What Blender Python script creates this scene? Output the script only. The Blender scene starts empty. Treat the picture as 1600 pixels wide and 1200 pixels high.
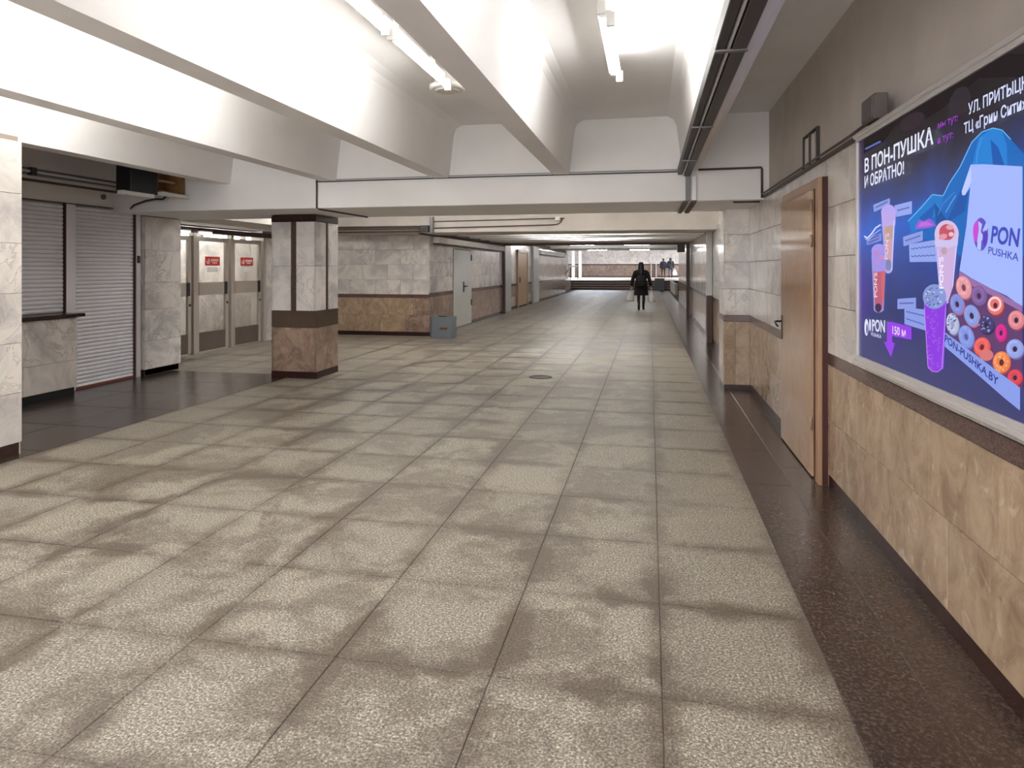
import bpy, bmesh, math, random
from mathutils import Vector, Matrix
random.seed(7)
C = bpy.context.scene.collection
S = bpy.context.scene
# ------------------------------------------------------------------ camera
EYE = 1.5
FPX = 1045.0
YAW = math.atan(215 / FPX)
cd = bpy.data.cameras.new('camera')
cam = bpy.data.objects.new('camera', cd)
C.objects.link(cam)
cam.location = (0, 0, EYE)
cam.rotation_euler = (math.pi / 2, 0, YAW)
cd.sensor_fit = 'HORIZONTAL'
cd.sensor_width = 36
cd.lens = 36 * FPX / 1600
cd.shift_y = -(600 - 419) / 1600
cd.clip_end = 200
S.camera = cam
# ------------------------------------------------------------------ world, exposure, big lights
W = bpy.data.worlds.new('world'); S.world = W; W.use_nodes = True
W.node_tree.nodes['Background'].inputs[0].default_value = (0.75, 0.8, 0.95, 1)
W.node_tree.nodes['Background'].inputs[1].default_value = 0.25
S.view_settings.view_transform = 'Standard'
S.view_settings.look = 'None'
S.view_settings.gamma = 1
S.view_settings.use_curve_mapping = False
EXPO = 1.15
S.view_settings.exposure = EXPO
TUBE = 30.0        # radiance of every lit fluorescent tube
def area(name, loc, size, power, rot=(0, 0, 0), col=(1, 1, 1)):
    l = bpy.data.lights.new(name, 'AREA'); l.shape = 'RECTANGLE'; l.size, l.size_y = size
    l.energy = power; l.color = col
    o = bpy.data.objects.new(name, l); o.location = loc; o.rotation_euler = rot; C.objects.link(o)
    return o
# daylight that falls down the stairwells of the cross passage at the far end
area('stairwell_daylight', (-7, 56, 3.9), (9, 8), 800, (0, 0, 0), (0.76, 0.86, 1.0))
area('stairwell_daylight', (5, 60, 3.9), (5, 6), 420, (0, 0, 0), (0.76, 0.86, 1.0))

# added fill light behind the viewer, brightens the faces turned towards it
area('added_rear_fill', (-2.2, -3.85, 1.35), (6.5, 2.5), 165, (math.pi / 2, 0, 0), (0.97, 0.98, 1.0))

# ------------------------------------------------------------------ materials
def srgb(r, g, b):
    f = lambda c: ((c / 255) / 12.92 if c / 255 <= 0.04045 else ((c / 255 + 0.055) / 1.055) ** 2.4)
    return (f(r), f(g), f(b), 1)
class NT:
    def __init__(s, name, rough=0.5, metal=0.0):
        s.m = bpy.data.materials.new(name); s.m.use_nodes = True
        s.t = s.m.node_tree; s.b = s.t.nodes['Principled BSDF']
        s.b.inputs['Roughness'].default_value = rough
        s.b.inputs['Metallic'].default_value = metal
    def n(s, typ, **kw):
        x = s.t.nodes.new(typ)
        for k, v in kw.items():
            if k.startswith('i_'):
                key = k[2:]
                key = int(key) if key.isdigit() else key.replace('_', ' ')
                x.inputs[key].default_value = v
            else:
                setattr(x, k, v)
        return x
    def l(s, a, b): s.t.links.new(a, b)
    def ramp(s, fac, stops):
        r = s.n('ShaderNodeValToRGB'); e = r.color_ramp.elements
        while len(e) < len(stops): e.new(0.5)
        for el, (p, c) in zip(e, stops): el.position = p; el.color = c
        s.l(fac, r.inputs[0]); return r.outputs[0]
    def mix(s, fac, a, b, mode='MIX'):
        m = s.n('ShaderNodeMix', data_type='RGBA', blend_type=mode)
        for sock, v in ((m.inputs[0], fac), (m.inputs[6], a), (m.inputs[7], b)):
            if isinstance(v, (float, int, tuple)): sock.default_value = v
            else: s.l(v, sock)
        return m.outputs[2]
    def math(s, op, a, b=0.0, c=0.0):
        m = s.n('ShaderNodeMath', operation=op)
        for i, v in enumerate((a, b, c)):
            if isinstance(v, (float, int)): m.inputs[i].default_value = v
            else: s.l(v, m.inputs[i])
        return m.outputs[0]
    def coords(s, shift=6.0):
        g = s.n('ShaderNodeNewGeometry'); oi = s.n('ShaderNodeObjectInfo')
        v = s.n('ShaderNodeVectorMath', operation='MULTIPLY_ADD')
        s.l(oi.outputs['Random'], v.inputs[0]); v.inputs[1].default_value = (shift, shift * 1.7, shift * 0.6)
        s.l(g.outputs['Position'], v.inputs[2])
        return v.outputs[0], g.outputs['Position'], oi.outputs['Random']
    def noise(s, vec, scale, detail=4, rough=0.55, dist=0.0):
        x = s.n('ShaderNodeTexNoise'); s.l(vec, x.inputs['Vector'])
        x.inputs['Scale'].default_value = scale; x.inputs['Detail'].default_value = detail
        x.inputs['Roughness'].default_value = rough; x.inputs['Distortion'].default_value = dist
        return x.outputs[0]
    def bump(s, h, strength=0.2, dist=0.01):
        b = s.n('ShaderNodeBump'); b.inputs['Strength'].default_value = strength
        b.inputs['Distance'].default_value = dist
        s.l(h, b.inputs['Height']); s.l(b.outputs[0], s.b.inputs['Normal'])
    def color(s, c):
        if isinstance(c, tuple): s.b.inputs['Base Color'].default_value = c
        else: s.l(c, s.b.inputs['Base Color'])
        return s.m

def mat_plain(name, rgb, rough=0.5, metal=0.0, var=0.08, scale=3.0, bump=0.0):
    k = NT(name, rough, metal); v, p, r = k.coords(2.0)
    c = srgb(*rgb); d = tuple(x * (1 - var) for x in c[:3]) + (1,); e = tuple(min(1, x * (1 + var)) for x in c[:3]) + (1,)
    n = k.noise(p, scale, 5)
    k.color(k.ramp(n, [(0.3, d), (0.7, e)]))
    if bump: k.bump(k.noise(p, 120, 3), bump, 0.002)
    return k.m

def mat_marble(name, base, cloud, vein, rough=0.16, warm=None):
    k = NT(name, rough); v, p, r = k.coords(9.0)
    n1 = k.noise(v, 2.0, 6, 0.6, 1.0)
    c = k.ramp(n1, [(0.36, srgb(*cloud)), (0.56, srgb(*base))])
    n2 = k.noise(v, 2.6, 5, 0.6, 1.6)
    ridge = k.math('ABSOLUTE', k.math('SUBTRACT', n2, 0.5))
    vf = k.ramp(ridge, [(0.0, (0.75, 0.75, 0.75, 1)), (0.028, (0, 0, 0, 1))])
    gate = k.ramp(k.noise(v, 0.9, 2), [(0.45, (0, 0, 0, 1)), (0.62, (1, 1, 1, 1))])
    c = k.mix(k.math('MULTIPLY', vf, gate), c, srgb(*vein))
    tone = k.math('MULTIPLY_ADD', r, 0.10, 0.93)
    hsv = k.n('ShaderNodeHueSaturation'); k.l(tone, hsv.inputs['Value']); k.l(c, hsv.inputs['Color'])
    return k.color(hsv.outputs[0])

def mat_travertine(name, a, b, lightpatch, rough=0.3, tone_lo=0.88, tone_sp=0.2):
    k = NT(name, rough); v, p, r = k.coords(9.0)
    mp = k.n('ShaderNodeMapping'); mp.inputs['Scale'].default_value = (1, 1, 0.8); k.l(v, mp.inputs[0])
    n1 = k.noise(mp.outputs[0], 5.5, 8, 0.7, 0.8)
    c = k.ramp(n1, [(0.35, srgb(*a)), (0.62, srgb(*b))])
    n2 = k.noise(mp.outputs[0], 9, 6, 0.6, 1.2)
    c = k.mix(k.ramp(n2, [(0.58, (0, 0, 0, 1)), (0.72, (0.55, 0.55, 0.55, 1))]), c, srgb(*lightpatch))
    n3 = k.noise(v, 26, 3, 0.6)
    c = k.mix(k.ramp(n3, [(0.68, (0, 0, 0, 1)), (0.78, (0.5, 0.5, 0.5, 1))]), c, srgb(92, 62, 48))
    tone = k.math('MULTIPLY_ADD', r, tone_sp, tone_lo)
    hsv = k.n('ShaderNodeHueSaturation'); k.l(tone, hsv.inputs['Value']); k.l(c, hsv.inputs['Color'])
    return k.color(hsv.outputs[0])

def mat_speckle(name, dark, mid, light, rough=0.35, scale=90, streak=0.0):
    k = NT(name, rough); v, p, r = k.coords(5.0)
    n = k.noise(v, scale, 3, 0.7)
    c = k.ramp(n, [(0.36, srgb(*dark)), (0.5, srgb(*mid)), (0.68, srgb(*light))])
    big = k.noise(p, 1.1, 4)
    c = k.mix(k.ramp(big, [(0.35, (0, 0, 0, 1)), (0.75, (0.35, 0.35, 0.35, 1))]), c, srgb(*light))
    tone = k.math('MULTIPLY_ADD', r, 0.16, 0.92)
    hsv = k.n('ShaderNodeHueSaturation'); k.l(tone, hsv.inputs['Value']); k.l(c, hsv.inputs['Color'])
    return k.color(hsv.outputs[0])

PX, PY, X0, Y0 = 0.615, 0.665, 0.66, 3.06      # floor slab pitch and one joint crossing
def mat_floor(name):
    k = NT(name, 0.5); v, p, r = k.coords(4.0)
    fine = k.noise(p, 105, 3, 0.75)
    c = k.ramp(fine, [(0.36, srgb(78, 71, 62)), (0.44, srgb(122, 114, 102)), (0.54, srgb(150, 141, 126)), (0.65, srgb(218, 210, 194))])
    tone = k.math('MULTIPLY_ADD', r, 0.14, 0.92)
    hsv = k.n('ShaderNodeHueSaturation'); k.l(tone, hsv.inputs['Value']); k.l(c, hsv.inputs['Color'])
    # trodden-in damp dirt: wide smears plus a wandering margin along every joint
    sep = k.n('ShaderNodeSeparateXYZ'); k.l(p, sep.inputs[0])
    wob = k.noise(p, 5.0, 5, 0.7)
    w1 = k.math('ADD', k.math('MULTIPLY', k.math('SUBTRACT', wob, 0.5), 0.30), k.math('MULTIPLY', k.math('SUBTRACT', k.noise(p, 1.3, 3), 0.5), 0.25))
    def jdist(axis, pitch, off):
        a = k.math('ADD', k.math('DIVIDE', k.math('SUBTRACT', sep.outputs[axis], off), pitch), 100.5)
        fr = k.math('FRACT', a)
        return k.math('MULTIPLY', k.math('ABSOLUTE', k.math('SUBTRACT', fr, 0.5)), pitch)
    dx = jdist(0, PX, X0); dy = jdist(1, PY, Y0)
    dmin = k.math('MINIMUM', dx, dy)
    jf = k.math('ADD', dmin, w1)
    jm = k.ramp(jf, [(0.0, (1, 1, 1, 1)), (0.09, (0, 0, 0, 1))])
    gate = k.ramp(k.noise(p, 0.5, 3), [(0.38, (0.45, 0.45, 0.45, 1)), (0.6, (1, 1, 1, 1))])
    jm = k.math('MULTIPLY', jm, gate)
    mp = k.n('ShaderNodeMapping'); mp.inputs['Scale'].default_value = (1, 1, 1); k.l(p, mp.inputs[0])
    smear = k.ramp(k.noise(mp.outputs[0], 1.5, 9, 0.7, 0.35), [(0.47, (0, 0, 0, 1)), (0.54, (0.85, 0.85, 0.85, 1))])
    fines = k.ramp(k.noise(p, 22, 5, 0.7), [(0.3, (0.35, 0.35, 0.35, 1)), (0.7, (1, 1, 1, 1))])
    smear = k.math('MULTIPLY', smear, fines)
    # the strips that few people walk on, by the dark borders, stay cleaner
    edge = k.ramp(k.math('ABSOLUTE', k.math('ADD', sep.outputs[0], 2.1)), [(0.0, (1, 1, 1, 1)), (1.0, (1, 1, 1, 1))])
    ea = k.math('ABSOLUTE', k.math('ADD', sep.outputs[0], 2.1))
    mr = k.n('ShaderNodeMapRange'); k.l(ea, mr.inputs[0])
    for i, x in enumerate((1.9, 2.35, 1.0, 0.25)): mr.inputs[i + 1].default_value = x
    smear = k.math('MULTIPLY', smear, mr.outputs[0])
    d = k.math('MINIMUM', k.math('ADD', k.math('MULTIPLY', jm, 0.9), smear), 0.9)
    dirt = k.ramp(fine, [(0.34, srgb(66, 56, 47)), (0.66, srgb(106, 92, 77))])
    c = k.mix(d, hsv.outputs[0], dirt)
    k.color(c)
    rr = k.n('ShaderNodeMapRange'); k.l(d, rr.inputs[0]); rr.inputs[3].default_value = 0.5; rr.inputs[4].default_value = 0.38
    k.l(rr.outputs[0], k.b.inputs['Roughness'])
    k.bump(fine, 0.15, 0.001)
    return k.m

def mat_emit(name, rgb, strength=1.0, lin=None):
    k = NT(name, 0.6); c = lin or srgb(*rgb)
    k.b.inputs['Base Color'].default_value = (0.01, 0.01, 0.01, 1); k.b.inputs['Specular IOR Level'].default_value = 0.12
    k.b.inputs['Emission Color'].default_value = c
    k.b.inputs['Emission Strength'].default_value = strength / 2 ** EXPO
    return k.m

M = {
 'paint': mat_plain('white_paint', (236, 233, 230), 0.75, var=0.03, scale=2, bump=0.05),
 'paint_old': mat_plain('aged_cream_paint', (200, 191, 182), 0.75, var=0.07, scale=3, bump=0.05),
 'marble': mat_marble('pale_marble', (226, 218, 210), (192, 186, 183), (172, 164, 160)),
 'marble_grey': mat_marble('grey_veined_marble', (222, 215, 209), (184, 179, 177), (158, 152, 149)),
 'brown': mat_travertine('brown_marble', (108, 86, 74), (162, 138, 120), (204, 188, 170)),
 'tan': mat_travertine('tan_polished_marble', (144, 118, 96), (180, 156, 130), (208, 192, 170), 0.14, 0.93, 0.12),
 'band': mat_speckle('dark_brown_granite_band', (66, 46, 42), (96, 72, 66), (128, 104, 96), 0.2, 120),
 'olive': mat_speckle('olive_granite', (48, 36, 28), (74, 58, 46), (104, 88, 74), 0.2, 120),
 'darkfloor': mat_speckle('dark_brown_granite', (40, 29, 24), (56, 43, 36), (96, 80, 70), 0.24, 70),
 'plinth': mat_plain('dark_red_brown_stone', (52, 30, 26), 0.25, var=0.2, scale=20),
 'joint': mat_plain('grey_mortar', (84, 75, 67), 0.9),
 'joint_light': mat_plain('pale_mortar', (146, 132, 120), 0.9),
 'floor': mat_floor('grey_speckled_granite'),
 'shutter': mat_plain('light_grey_lacquered_steel', (238, 236, 242), 0.45, 0.0, var=0.04),
 'shutter_white': mat_plain('white_lacquered_steel', (214, 212, 214), 0.4, 0.1, var=0.03),
 'alu': mat_plain('brownish_aluminium', (176, 166, 156), 0.45, 0.3, var=0.05),
 'kick': mat_plain('bronze_kick_plate', (112, 100, 90), 0.4, 0.4, var=0.08),
 'trunk': mat_plain('grey_cable_trunking', (112, 110, 110), 0.4, 0.3, var=0.06),
 'trunk_dark': mat_plain('dark_grey_cable_trunking', (62, 56, 54), 0.45, 0.2, var=0.1),
 'pipe': mat_plain('brown_painted_pipe', (74, 54, 48), 0.5, var=0.12, scale=10),
 'black': mat_plain('black_plastic', (20, 20, 22), 0.4, var=0.2),
 'speaker': mat_plain('grey_loudspeaker_shell', (96, 88, 84), 0.55, var=0.05),
 'doorwood': mat_travertine('tan_laminate_door', (166, 130, 100), (174, 139, 109), (180, 147, 118), 0.13, 1.0, 0.0),
 'framewood': mat_plain('tan_door_frame', (160, 126, 98), 0.35, var=0.06),
 'gap': mat_plain('dark_red_seal', (64, 24, 18), 0.6),
 'greydoor': mat_plain('light_grey_door_paint', (178, 178, 174), 0.4, var=0.03),
 'fardoor': mat_plain('yellowish_wood_door', (172, 140, 100), 0.4, var=0.08),
 'frame_metal': mat_plain('white_satin_frame', (206, 200, 198), 0.3, 0.3, var=0.03),
 'lampwhite': mat_plain('white_enamel', (222, 220, 214), 0.35, var=0.02),
 'brass': mat_plain('dull_metal', (150, 146, 140), 0.35, 0.8),
 'binblue': mat_plain('blue_grey_plastic', (104, 110, 116), 0.5, var=0.06),
 'rust': mat_plain('rusty_brown_handle', (110, 56, 36), 0.6),
 'ply': mat_plain('bare_plywood', (150, 112, 70), 0.7, var=0.2, scale=12),
 'coat': mat_plain('dark_wine_coat_cloth', (34, 24, 26), 0.85, var=0.2, scale=12),
 'backpack': mat_plain('black_backpack_cloth', (22, 20, 22), 0.7, var=0.2, scale=12),
 'hair': mat_plain('black_hair', (14, 11, 12), 0.5, var=0.3, scale=40),
 'skin': mat_plain('skin', (190, 146, 122), 0.5, var=0.04),
 'legs': mat_plain('black_tights', (16, 14, 16), 0.6),
 'boot': mat_plain('black_boots', (12, 11, 12), 0.35),
 'bag': mat_plain('pale_plastic_bag', (244, 241, 240), 0.3, var=0.04, scale=18),
 'jeans': mat_plain('blue_jeans', (58, 66, 98), 0.8, var=0.1),
 'navy': mat_plain('navy_jacket', (28, 28, 40), 0.8, var=0.15),
 'greycloth': mat_plain('grey_trousers', (30, 30, 36), 0.8),
 'red': mat_plain('red_sticker', (206, 52, 34), 0.4, var=0.03),
 'white': mat_plain('white_print', (238, 234, 230), 0.5, var=0.02),
 'step': mat_plain('dark_red_brown_step', (74, 48, 42), 0.4, var=0.12),
 'tread': mat_plain('pale_worn_tread', (186, 172, 160), 0.45, var=0.06),
 'dark_void': mat_plain('sooty_brown_paint', (74, 60, 56), 0.8, var=0.1),
 'rustframe': mat_plain('dark_brown_painted_steel', (64, 40, 34), 0.45, var=0.12),
 'iron': mat_plain('cast_iron', (70, 62, 56), 0.5, 0.5),
}
k = NT('lit_tube', 0.5); k.b.inputs['Emission Color'].default_value = (0.99, 0.995, 0.985, 1); k.b.inputs['Emission Strength'].default_value = TUBE; k.b.inputs['Base Color'].default_value = (0.9, 0.9, 0.9, 1); M['tube'] = k.m
k = NT('clear_glass', 0.04); k.b.inputs['Transmission Weight'].default_value = 1.0; k.b.inputs['IOR'].default_value = 1.1; k.b.inputs['Base Color'].default_value = (0.93, 0.95, 0.94, 1); M['glass'] = k.m

# ------------------------------------------------------------------ mesh helpers
class MB:
    def __init__(s): s.v = []; s.f = []; s.mi = []; s.sm = []; s.marks = []
    def add(s, vs, fs, mi=0, smooth=False):
        s.marks.append((len(s.v), len(s.f)))
        o = len(s.v); s.v += [tuple(v) for v in vs]
        s.f += [tuple(i + o for i in f) for f in fs]; s.mi += [mi] * len(fs); s.sm += [smooth] * len(fs)
        return s
    def box(s, x0, x1, y0, y1, z0, z1, mi=0, ch=0.0):
        x0, x1 = min(x0, x1), max(x0, x1); y0, y1 = min(y0, y1), max(y0, y1); z0, z1 = min(z0, z1), max(z0, z1)
        if ch <= 0:
            vs = [(x, y, z) for z in (z0, z1) for y in (y0, y1) for x in (x0, x1)]
            return s.add(vs, [(0, 2, 3, 1), (4, 5, 7, 6), (0, 1, 5, 4), (2, 6, 7, 3), (0, 4, 6, 2), (1, 3, 7, 5)], mi)
        bm = bmesh.new(); bmesh.ops.create_cube(bm, size=1)
        bmesh.ops.scale(bm, vec=(x1 - x0, y1 - y0, z1 - z0), verts=bm.verts)
        bmesh.ops.translate(bm, vec=((x0 + x1) / 2, (y0 + y1) / 2, (z0 + z1) / 2), verts=bm.verts)
        bmesh.ops.bevel(bm, geom=bm.edges[:], offset=ch, segments=1, affect='EDGES')
        bm.verts.index_update()
        s.add([v.co[:] for v in bm.verts], [[v.index for v in f.verts] for f in bm.faces], mi); bm.free()
        return s
    def tube(s, pts, r, mi=0, seg=8, cap=True):
        P = [Vector(p) for p in pts]; n = len(P); rs = r if isinstance(r, (list, tuple)) else [r] * n
        vs = []; ref = None
        for i, p in enumerate(P):
            d = (P[min(i + 1, n - 1)] - P[max(i - 1, 0)]).normalized()
            if ref is None:
                ref = d.orthogonal().normalized()
            ref = (ref - d * ref.dot(d)); ref = ref.normalized() if ref.length > 1e-6 else d.orthogonal().normalized()
            b = d.cross(ref)
            for k in range(seg):
                a = 2 * math.pi * k / seg
                vs.append(p + (ref * math.cos(a) + b * math.sin(a)) * rs[i])
        fs = []
        for i in range(n - 1):
            for k in range(seg):
                k2 = (k + 1) % seg
                fs.append((i * seg + k, i * seg + k2, (i + 1) * seg + k2, (i + 1) * seg + k))
        s.add(vs, fs, mi, True)
        if cap:
            o = len(s.v) - len(vs)
            s.f += [tuple(o + k for k in range(seg))[::-1], tuple(o + (n - 1) * seg + k for k in range(seg))]; s.mi += [mi, mi]; s.sm += [False, False]
        return s
    def lathe(s, c, prof, mi=0, seg=20, sx=1.0, sy=1.0):
        vs = []; n = len(prof)
        for (r, z) in prof:
            for k in range(seg):
                a = 2 * math.pi * k / seg
                vs.append((c[0] + r * math.cos(a) * sx, c[1] + r * math.sin(a) * sy, c[2] + z))
        fs = [(i * seg + k, i * seg + (k + 1) % seg, (i + 1) * seg + (k + 1) % seg, (i + 1) * seg + k) for i in range(n - 1) for k in range(seg)]
        s.add(vs, fs, mi, True)
        o = len(s.v) - len(vs)
        s.f += [tuple(o + k for k in range(seg))[::-1], tuple(o + (n - 1) * seg + k for k in range(seg))]; s.mi += [mi, mi]; s.sm += [False, False]
        return s
    def prism_y(s, prof, y0, y1, mi=0):
        n = len(prof); vs = [(x, y0, z) for x, z in prof] + [(x, y1, z) for x, z in prof]
        fs = [(i, (i + 1) % n, n + (i + 1) % n, n + i) for i in range(n)] + [tuple(range(n))[::-1], tuple(range(n, 2 * n))]
        return s.add(vs, fs, mi)
    def mesh(s, name, mats):
        me = bpy.data.meshes.new(name); me.from_pydata(s.v, [], s.f)
        for m in (mats if isinstance(mats, (list, tuple)) else [mats]): me.materials.append(m)
        me.polygons.foreach_set('material_index', s.mi); me.polygons.foreach_set('use_smooth', s.sm)
        me.update()
        bm = bmesh.new(); bm.from_mesh(me); bmesh.ops.recalc_face_normals(bm, faces=bm.faces); bm.to_mesh(me); bm.free()
        return me

def tag(o, label=None, cat=None, group=None, kind=None):
    for k, v in (('label', label), ('category', cat), ('group', group), ('kind', kind)):
        if v: o[k] = v
    return o
def put(name, me, parent=None, loc=(0, 0, 0), rz=0.0):
    """link one mesh object; loc is in world metres, parents are unrotated"""
    o = bpy.data.objects.new(name, me); C.objects.link(o)
    base = Vector((0, 0, 0))
    if parent:
        o.parent = parent; q = parent
        while q: base += q.location; q = q.parent
    o.location = Vector(loc) - base; o.rotation_euler = (0, 0, rz)
    return o
def parts(name, mb, mats, parent):
    """each added piece becomes a part of its own"""
    ends = mb.marks[1:] + [(len(mb.v), len(mb.f))]
    for (v0, f0), (v1, f1) in zip(mb.marks, ends):
        q = MB(); q.v = mb.v[v0:v1]; q.f = [tuple(i - v0 for i in f) for f in mb.f[f0:f1]]; q.mi = mb.mi[f0:f1]; q.sm = mb.sm[f0:f1]
        put(name, q.mesh(name, mats), parent)
def thing(name, loc, label, cat, group=None, kind=None):
    o = bpy.data.objects.new(name, None); o.location = loc; o.empty_display_size = 0.1; C.objects.link(o)
    return tag(o, label, cat, group, kind)
def struct(name, mb, mats, label=None, cat=None):
    return tag(put(name, mb.mesh(name, mats)), label, cat, None, 'structure')
def copy_tree(o, parent=None):
    c = o.copy(); C.objects.link(c); c.parent = parent
    for ch in o.children: copy_tree(ch, c)
    return c

TILES = {}
def tile_mesh(w, h, d, key, m, ch=0.002):
    """stone piece: x 0..w, z 0..h, face towards -y, chamfered front edge; shared between alike pieces"""
    k = (round(w, 3), round(h, 3), round(d, 3), key)
    if k not in TILES:
        vs = [(0, d, 0), (w, d, 0), (w, d, h), (0, d, h), (0, ch, 0), (w, ch, 0), (w, ch, h), (0, ch, h),
              (ch, 0, ch), (w - ch, 0, ch), (w - ch, 0, h - ch), (ch, 0, h - ch)]
        fs = [(0, 3, 2, 1), (0, 1, 5, 4), (1, 2, 6, 5), (2, 3, 7, 6), (3, 0, 4, 7), (4, 5, 9, 8), (5, 6, 10, 9), (6, 7, 11, 10), (7, 4, 8, 11), (8, 9, 10, 11)]
        TILES[k] = MB().add(vs, fs).mesh(key, m)
    return TILES[k]
RZ = {'-y': 0.0, '-x': -math.pi / 2, '+x': math.pi / 2}
def course(parent, name, face, plane, u0, u1, z0, z1, wid, mat, off=0.0, gap=0.003, d=0.02, joined=None):
    """one course of stone pieces on a wall face. u runs along x for '-y' faces, along y for the others"""
    cuts = [u0]; c = u0 + ((off % wid) or wid)
    while c < u1 - 0.08: cuts.append(c); c += wid
    cuts.append(u1)
    for a, b in zip(cuts, cuts[1:]):
        w, h = b - a - gap, z1 - z0 - gap
        if joined is not None:
            if face == '-y': joined.box(a, b - gap, plane, plane + d, z0, z1 - gap)
            elif face == '-x': joined.box(plane, plane + d, a, b - gap, z0, z1 - gap)
            else: joined.box(plane - d, plane, a, b - gap, z0, z1 - gap)
            continue
        me = tile_mesh(w, h, d, name, M[mat] if isinstance(mat, str) else mat)
        if face == '-y': loc = (a, plane, z0)
        elif face == '-x': loc = (plane, b - gap, z0)     # local +x runs towards world -y
        else: loc = (plane, a, z0)                        # local +x runs towards world +y
        put(name, me, parent, loc, RZ[face])
ROWS = [0.92, 1.245, 1.58, 1.915]
def clad(parent, face, plane, u0, u1, top, band='band', up='marble', low='brown', wid=0.6, z_low=0.09, lowrows=2, bandz=(0.84, 0.92), offs=0.0, full=True):
    """the station's usual wall cladding: brown marble, granite band, pale marble above, dark plinth"""
    for i, z in enumerate(ROWS):
        course(parent, 'marble_tile', face, plane, u0, u1, z, ROWS[i + 1] if i < 3 else top, wid, up, off=offs + (0.3 if i % 2 else 0.0))
    course(parent, 'band_stone', face, plane - (0.0), u0, u1, bandz[0], bandz[1], wid * 1.5, band)
    h = (bandz[0] - z_low) / lowrows
    for i in range(lowrows):
        course(parent, 'brown_tile', face, plane, u0, u1, z_low + i * h, z_low + (i + 1) * h, wid, low, off=offs + (0.3 if i % 2 else 0.12))
    s = {'-y': 1, '-x': 1, '+x': -1}[face]
    course(parent, 'plinth_stone', face, plane + s * 0.006, u0, u1, 0.0, z_low, wid * 1.5, 'plinth')

# ================================================================== SETTING
# ---- floor
FL = struct('floor', MB().box(-13, 4, -4, 47.4, -0.3, -0.004), M['joint'])
XR, XL = 0.66, 0.66 - 9 * PX        # the light granite field between the two dark borders
rows_y = [Y0 + PY * i for i in range(-6, 200)]
jm = MB()
def slab(x0, x1, y0, y1, key, joined=None, dz=0.0, g=0.0022):
    if joined is not None:
        joined.box(x0, x1 - g, y0, y1 - g, -0.03, dz); return
    me_key = (round(x1 - x0, 3), round(y1 - y0, 3), key)
    if me_key not in TILES:
        ch = 0.0025; w, h = x1 - x0 - g, y1 - y0 - g
        vs = [(0, 0, -0.03), (w, 0, -0.03), (w, h, -0.03), (0, h, -0.03), (0, 0, -ch), (w, 0, -ch), (w, h, -ch), (0, h, -ch), (ch, ch, 0), (w - ch, ch, 0), (w - ch, h - ch, 0), (ch, h - ch, 0)]
        fs = [(0, 3, 2, 1), (0, 1, 5, 4), (1, 2, 6, 5), (2, 3, 7, 6), (3, 0, 4, 7), (4, 5, 9, 8), (5, 6, 10, 9), (6, 7, 11, 10), (7, 4, 8, 11), (8, 9, 10, 11)]
        TILES[me_key] = MB().add(vs, fs).mesh(key, M['floor'] if key == 'floor_slab' else M['darkfloor'])
    o = put(key, TILES[me_key], FL, (x0, y0, dz))
for y in rows_y:
    if y > 46.3: break
    near = 1.3 < y < 12.2
    for i in range(9):
        x0 = XR - PX * (i + 1)
        slab(x0, x0 + PX, y, min(y + PY, 46.5), 'floor_slab', None if near else jm, random.uniform(-0.0012, 0.0))
# lobby in front of the glass doors, and the field further on, at the left
for y in rows_y:
    if 8.60 <= y + PY and y < 14.05:
        for i in range(9, 14):
            x0 = XR - PX * (i + 1)
            a, b = max(8.6, y), min(y + PY, 14.05)
            if b - a > 0.1: slab(max(x0, -7.9), x0 + PX, a, b, 'floor_slab', jm)
tag(put('distant_floor_slabs', jm.mesh('distant_floor_slabs', M['floor']), FL), kind='stuff')
# dark border at the right wall and in the kiosk recess
jd = MB()
yy = 1.3; i = 0
while yy < 46:
    L = 0.9
    for (a, b) in ((XR, 0.96), (0.96, 1.24)):
        y0 = yy + (0.45 if a > 0.9 else 0)
        slab(a, b, y0, y0 + L, 'dark_floor_slab', None if yy < 12 else jd)
    yy += L
yy = 3.0
while yy < 8.5:
    y1 = min(yy + 0.8, 8.6)
    for a, b in ((-5.53, XL), (-6.2, -5.53), (-6.98, -6.2)):
        slab(a, b, yy, y1, 'dark_floor_slab')
    yy = y1
tag(put('distant_dark_slabs', jd.mesh('distant_dark_slabs', M['darkfloor']), FL), kind='stuff')
struct('floor', MB().box(XR - 0.0, 4, -4, 1.3, -0.02, -0.001).box(-13, XR, -4, Y0 - 6 * PY, -0.02, -0.001), M['darkfloor'])

# ---- right wall with its cladding
WR = struct('wall_right', MB().box(1.22, 1.6, -4, 8.65, -0.1, 2.27).box(1.26, 1.6, 8.65, 30, -0.1, 2.3), M['joint_light'])
def clad_right(a, b, offs):
    clad(WR, '-x', 1.20, a, b, 2.262, low='tan', offs=offs)
clad_right(-0.2, 4.94, 0.14)
clad_right(6.28, 8.65, 0.2)
course(WR, 'marble_tile', '-x', 1.20, 4.94, 6.28, 2.135, 2.262, 0.67, 'marble')
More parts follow.
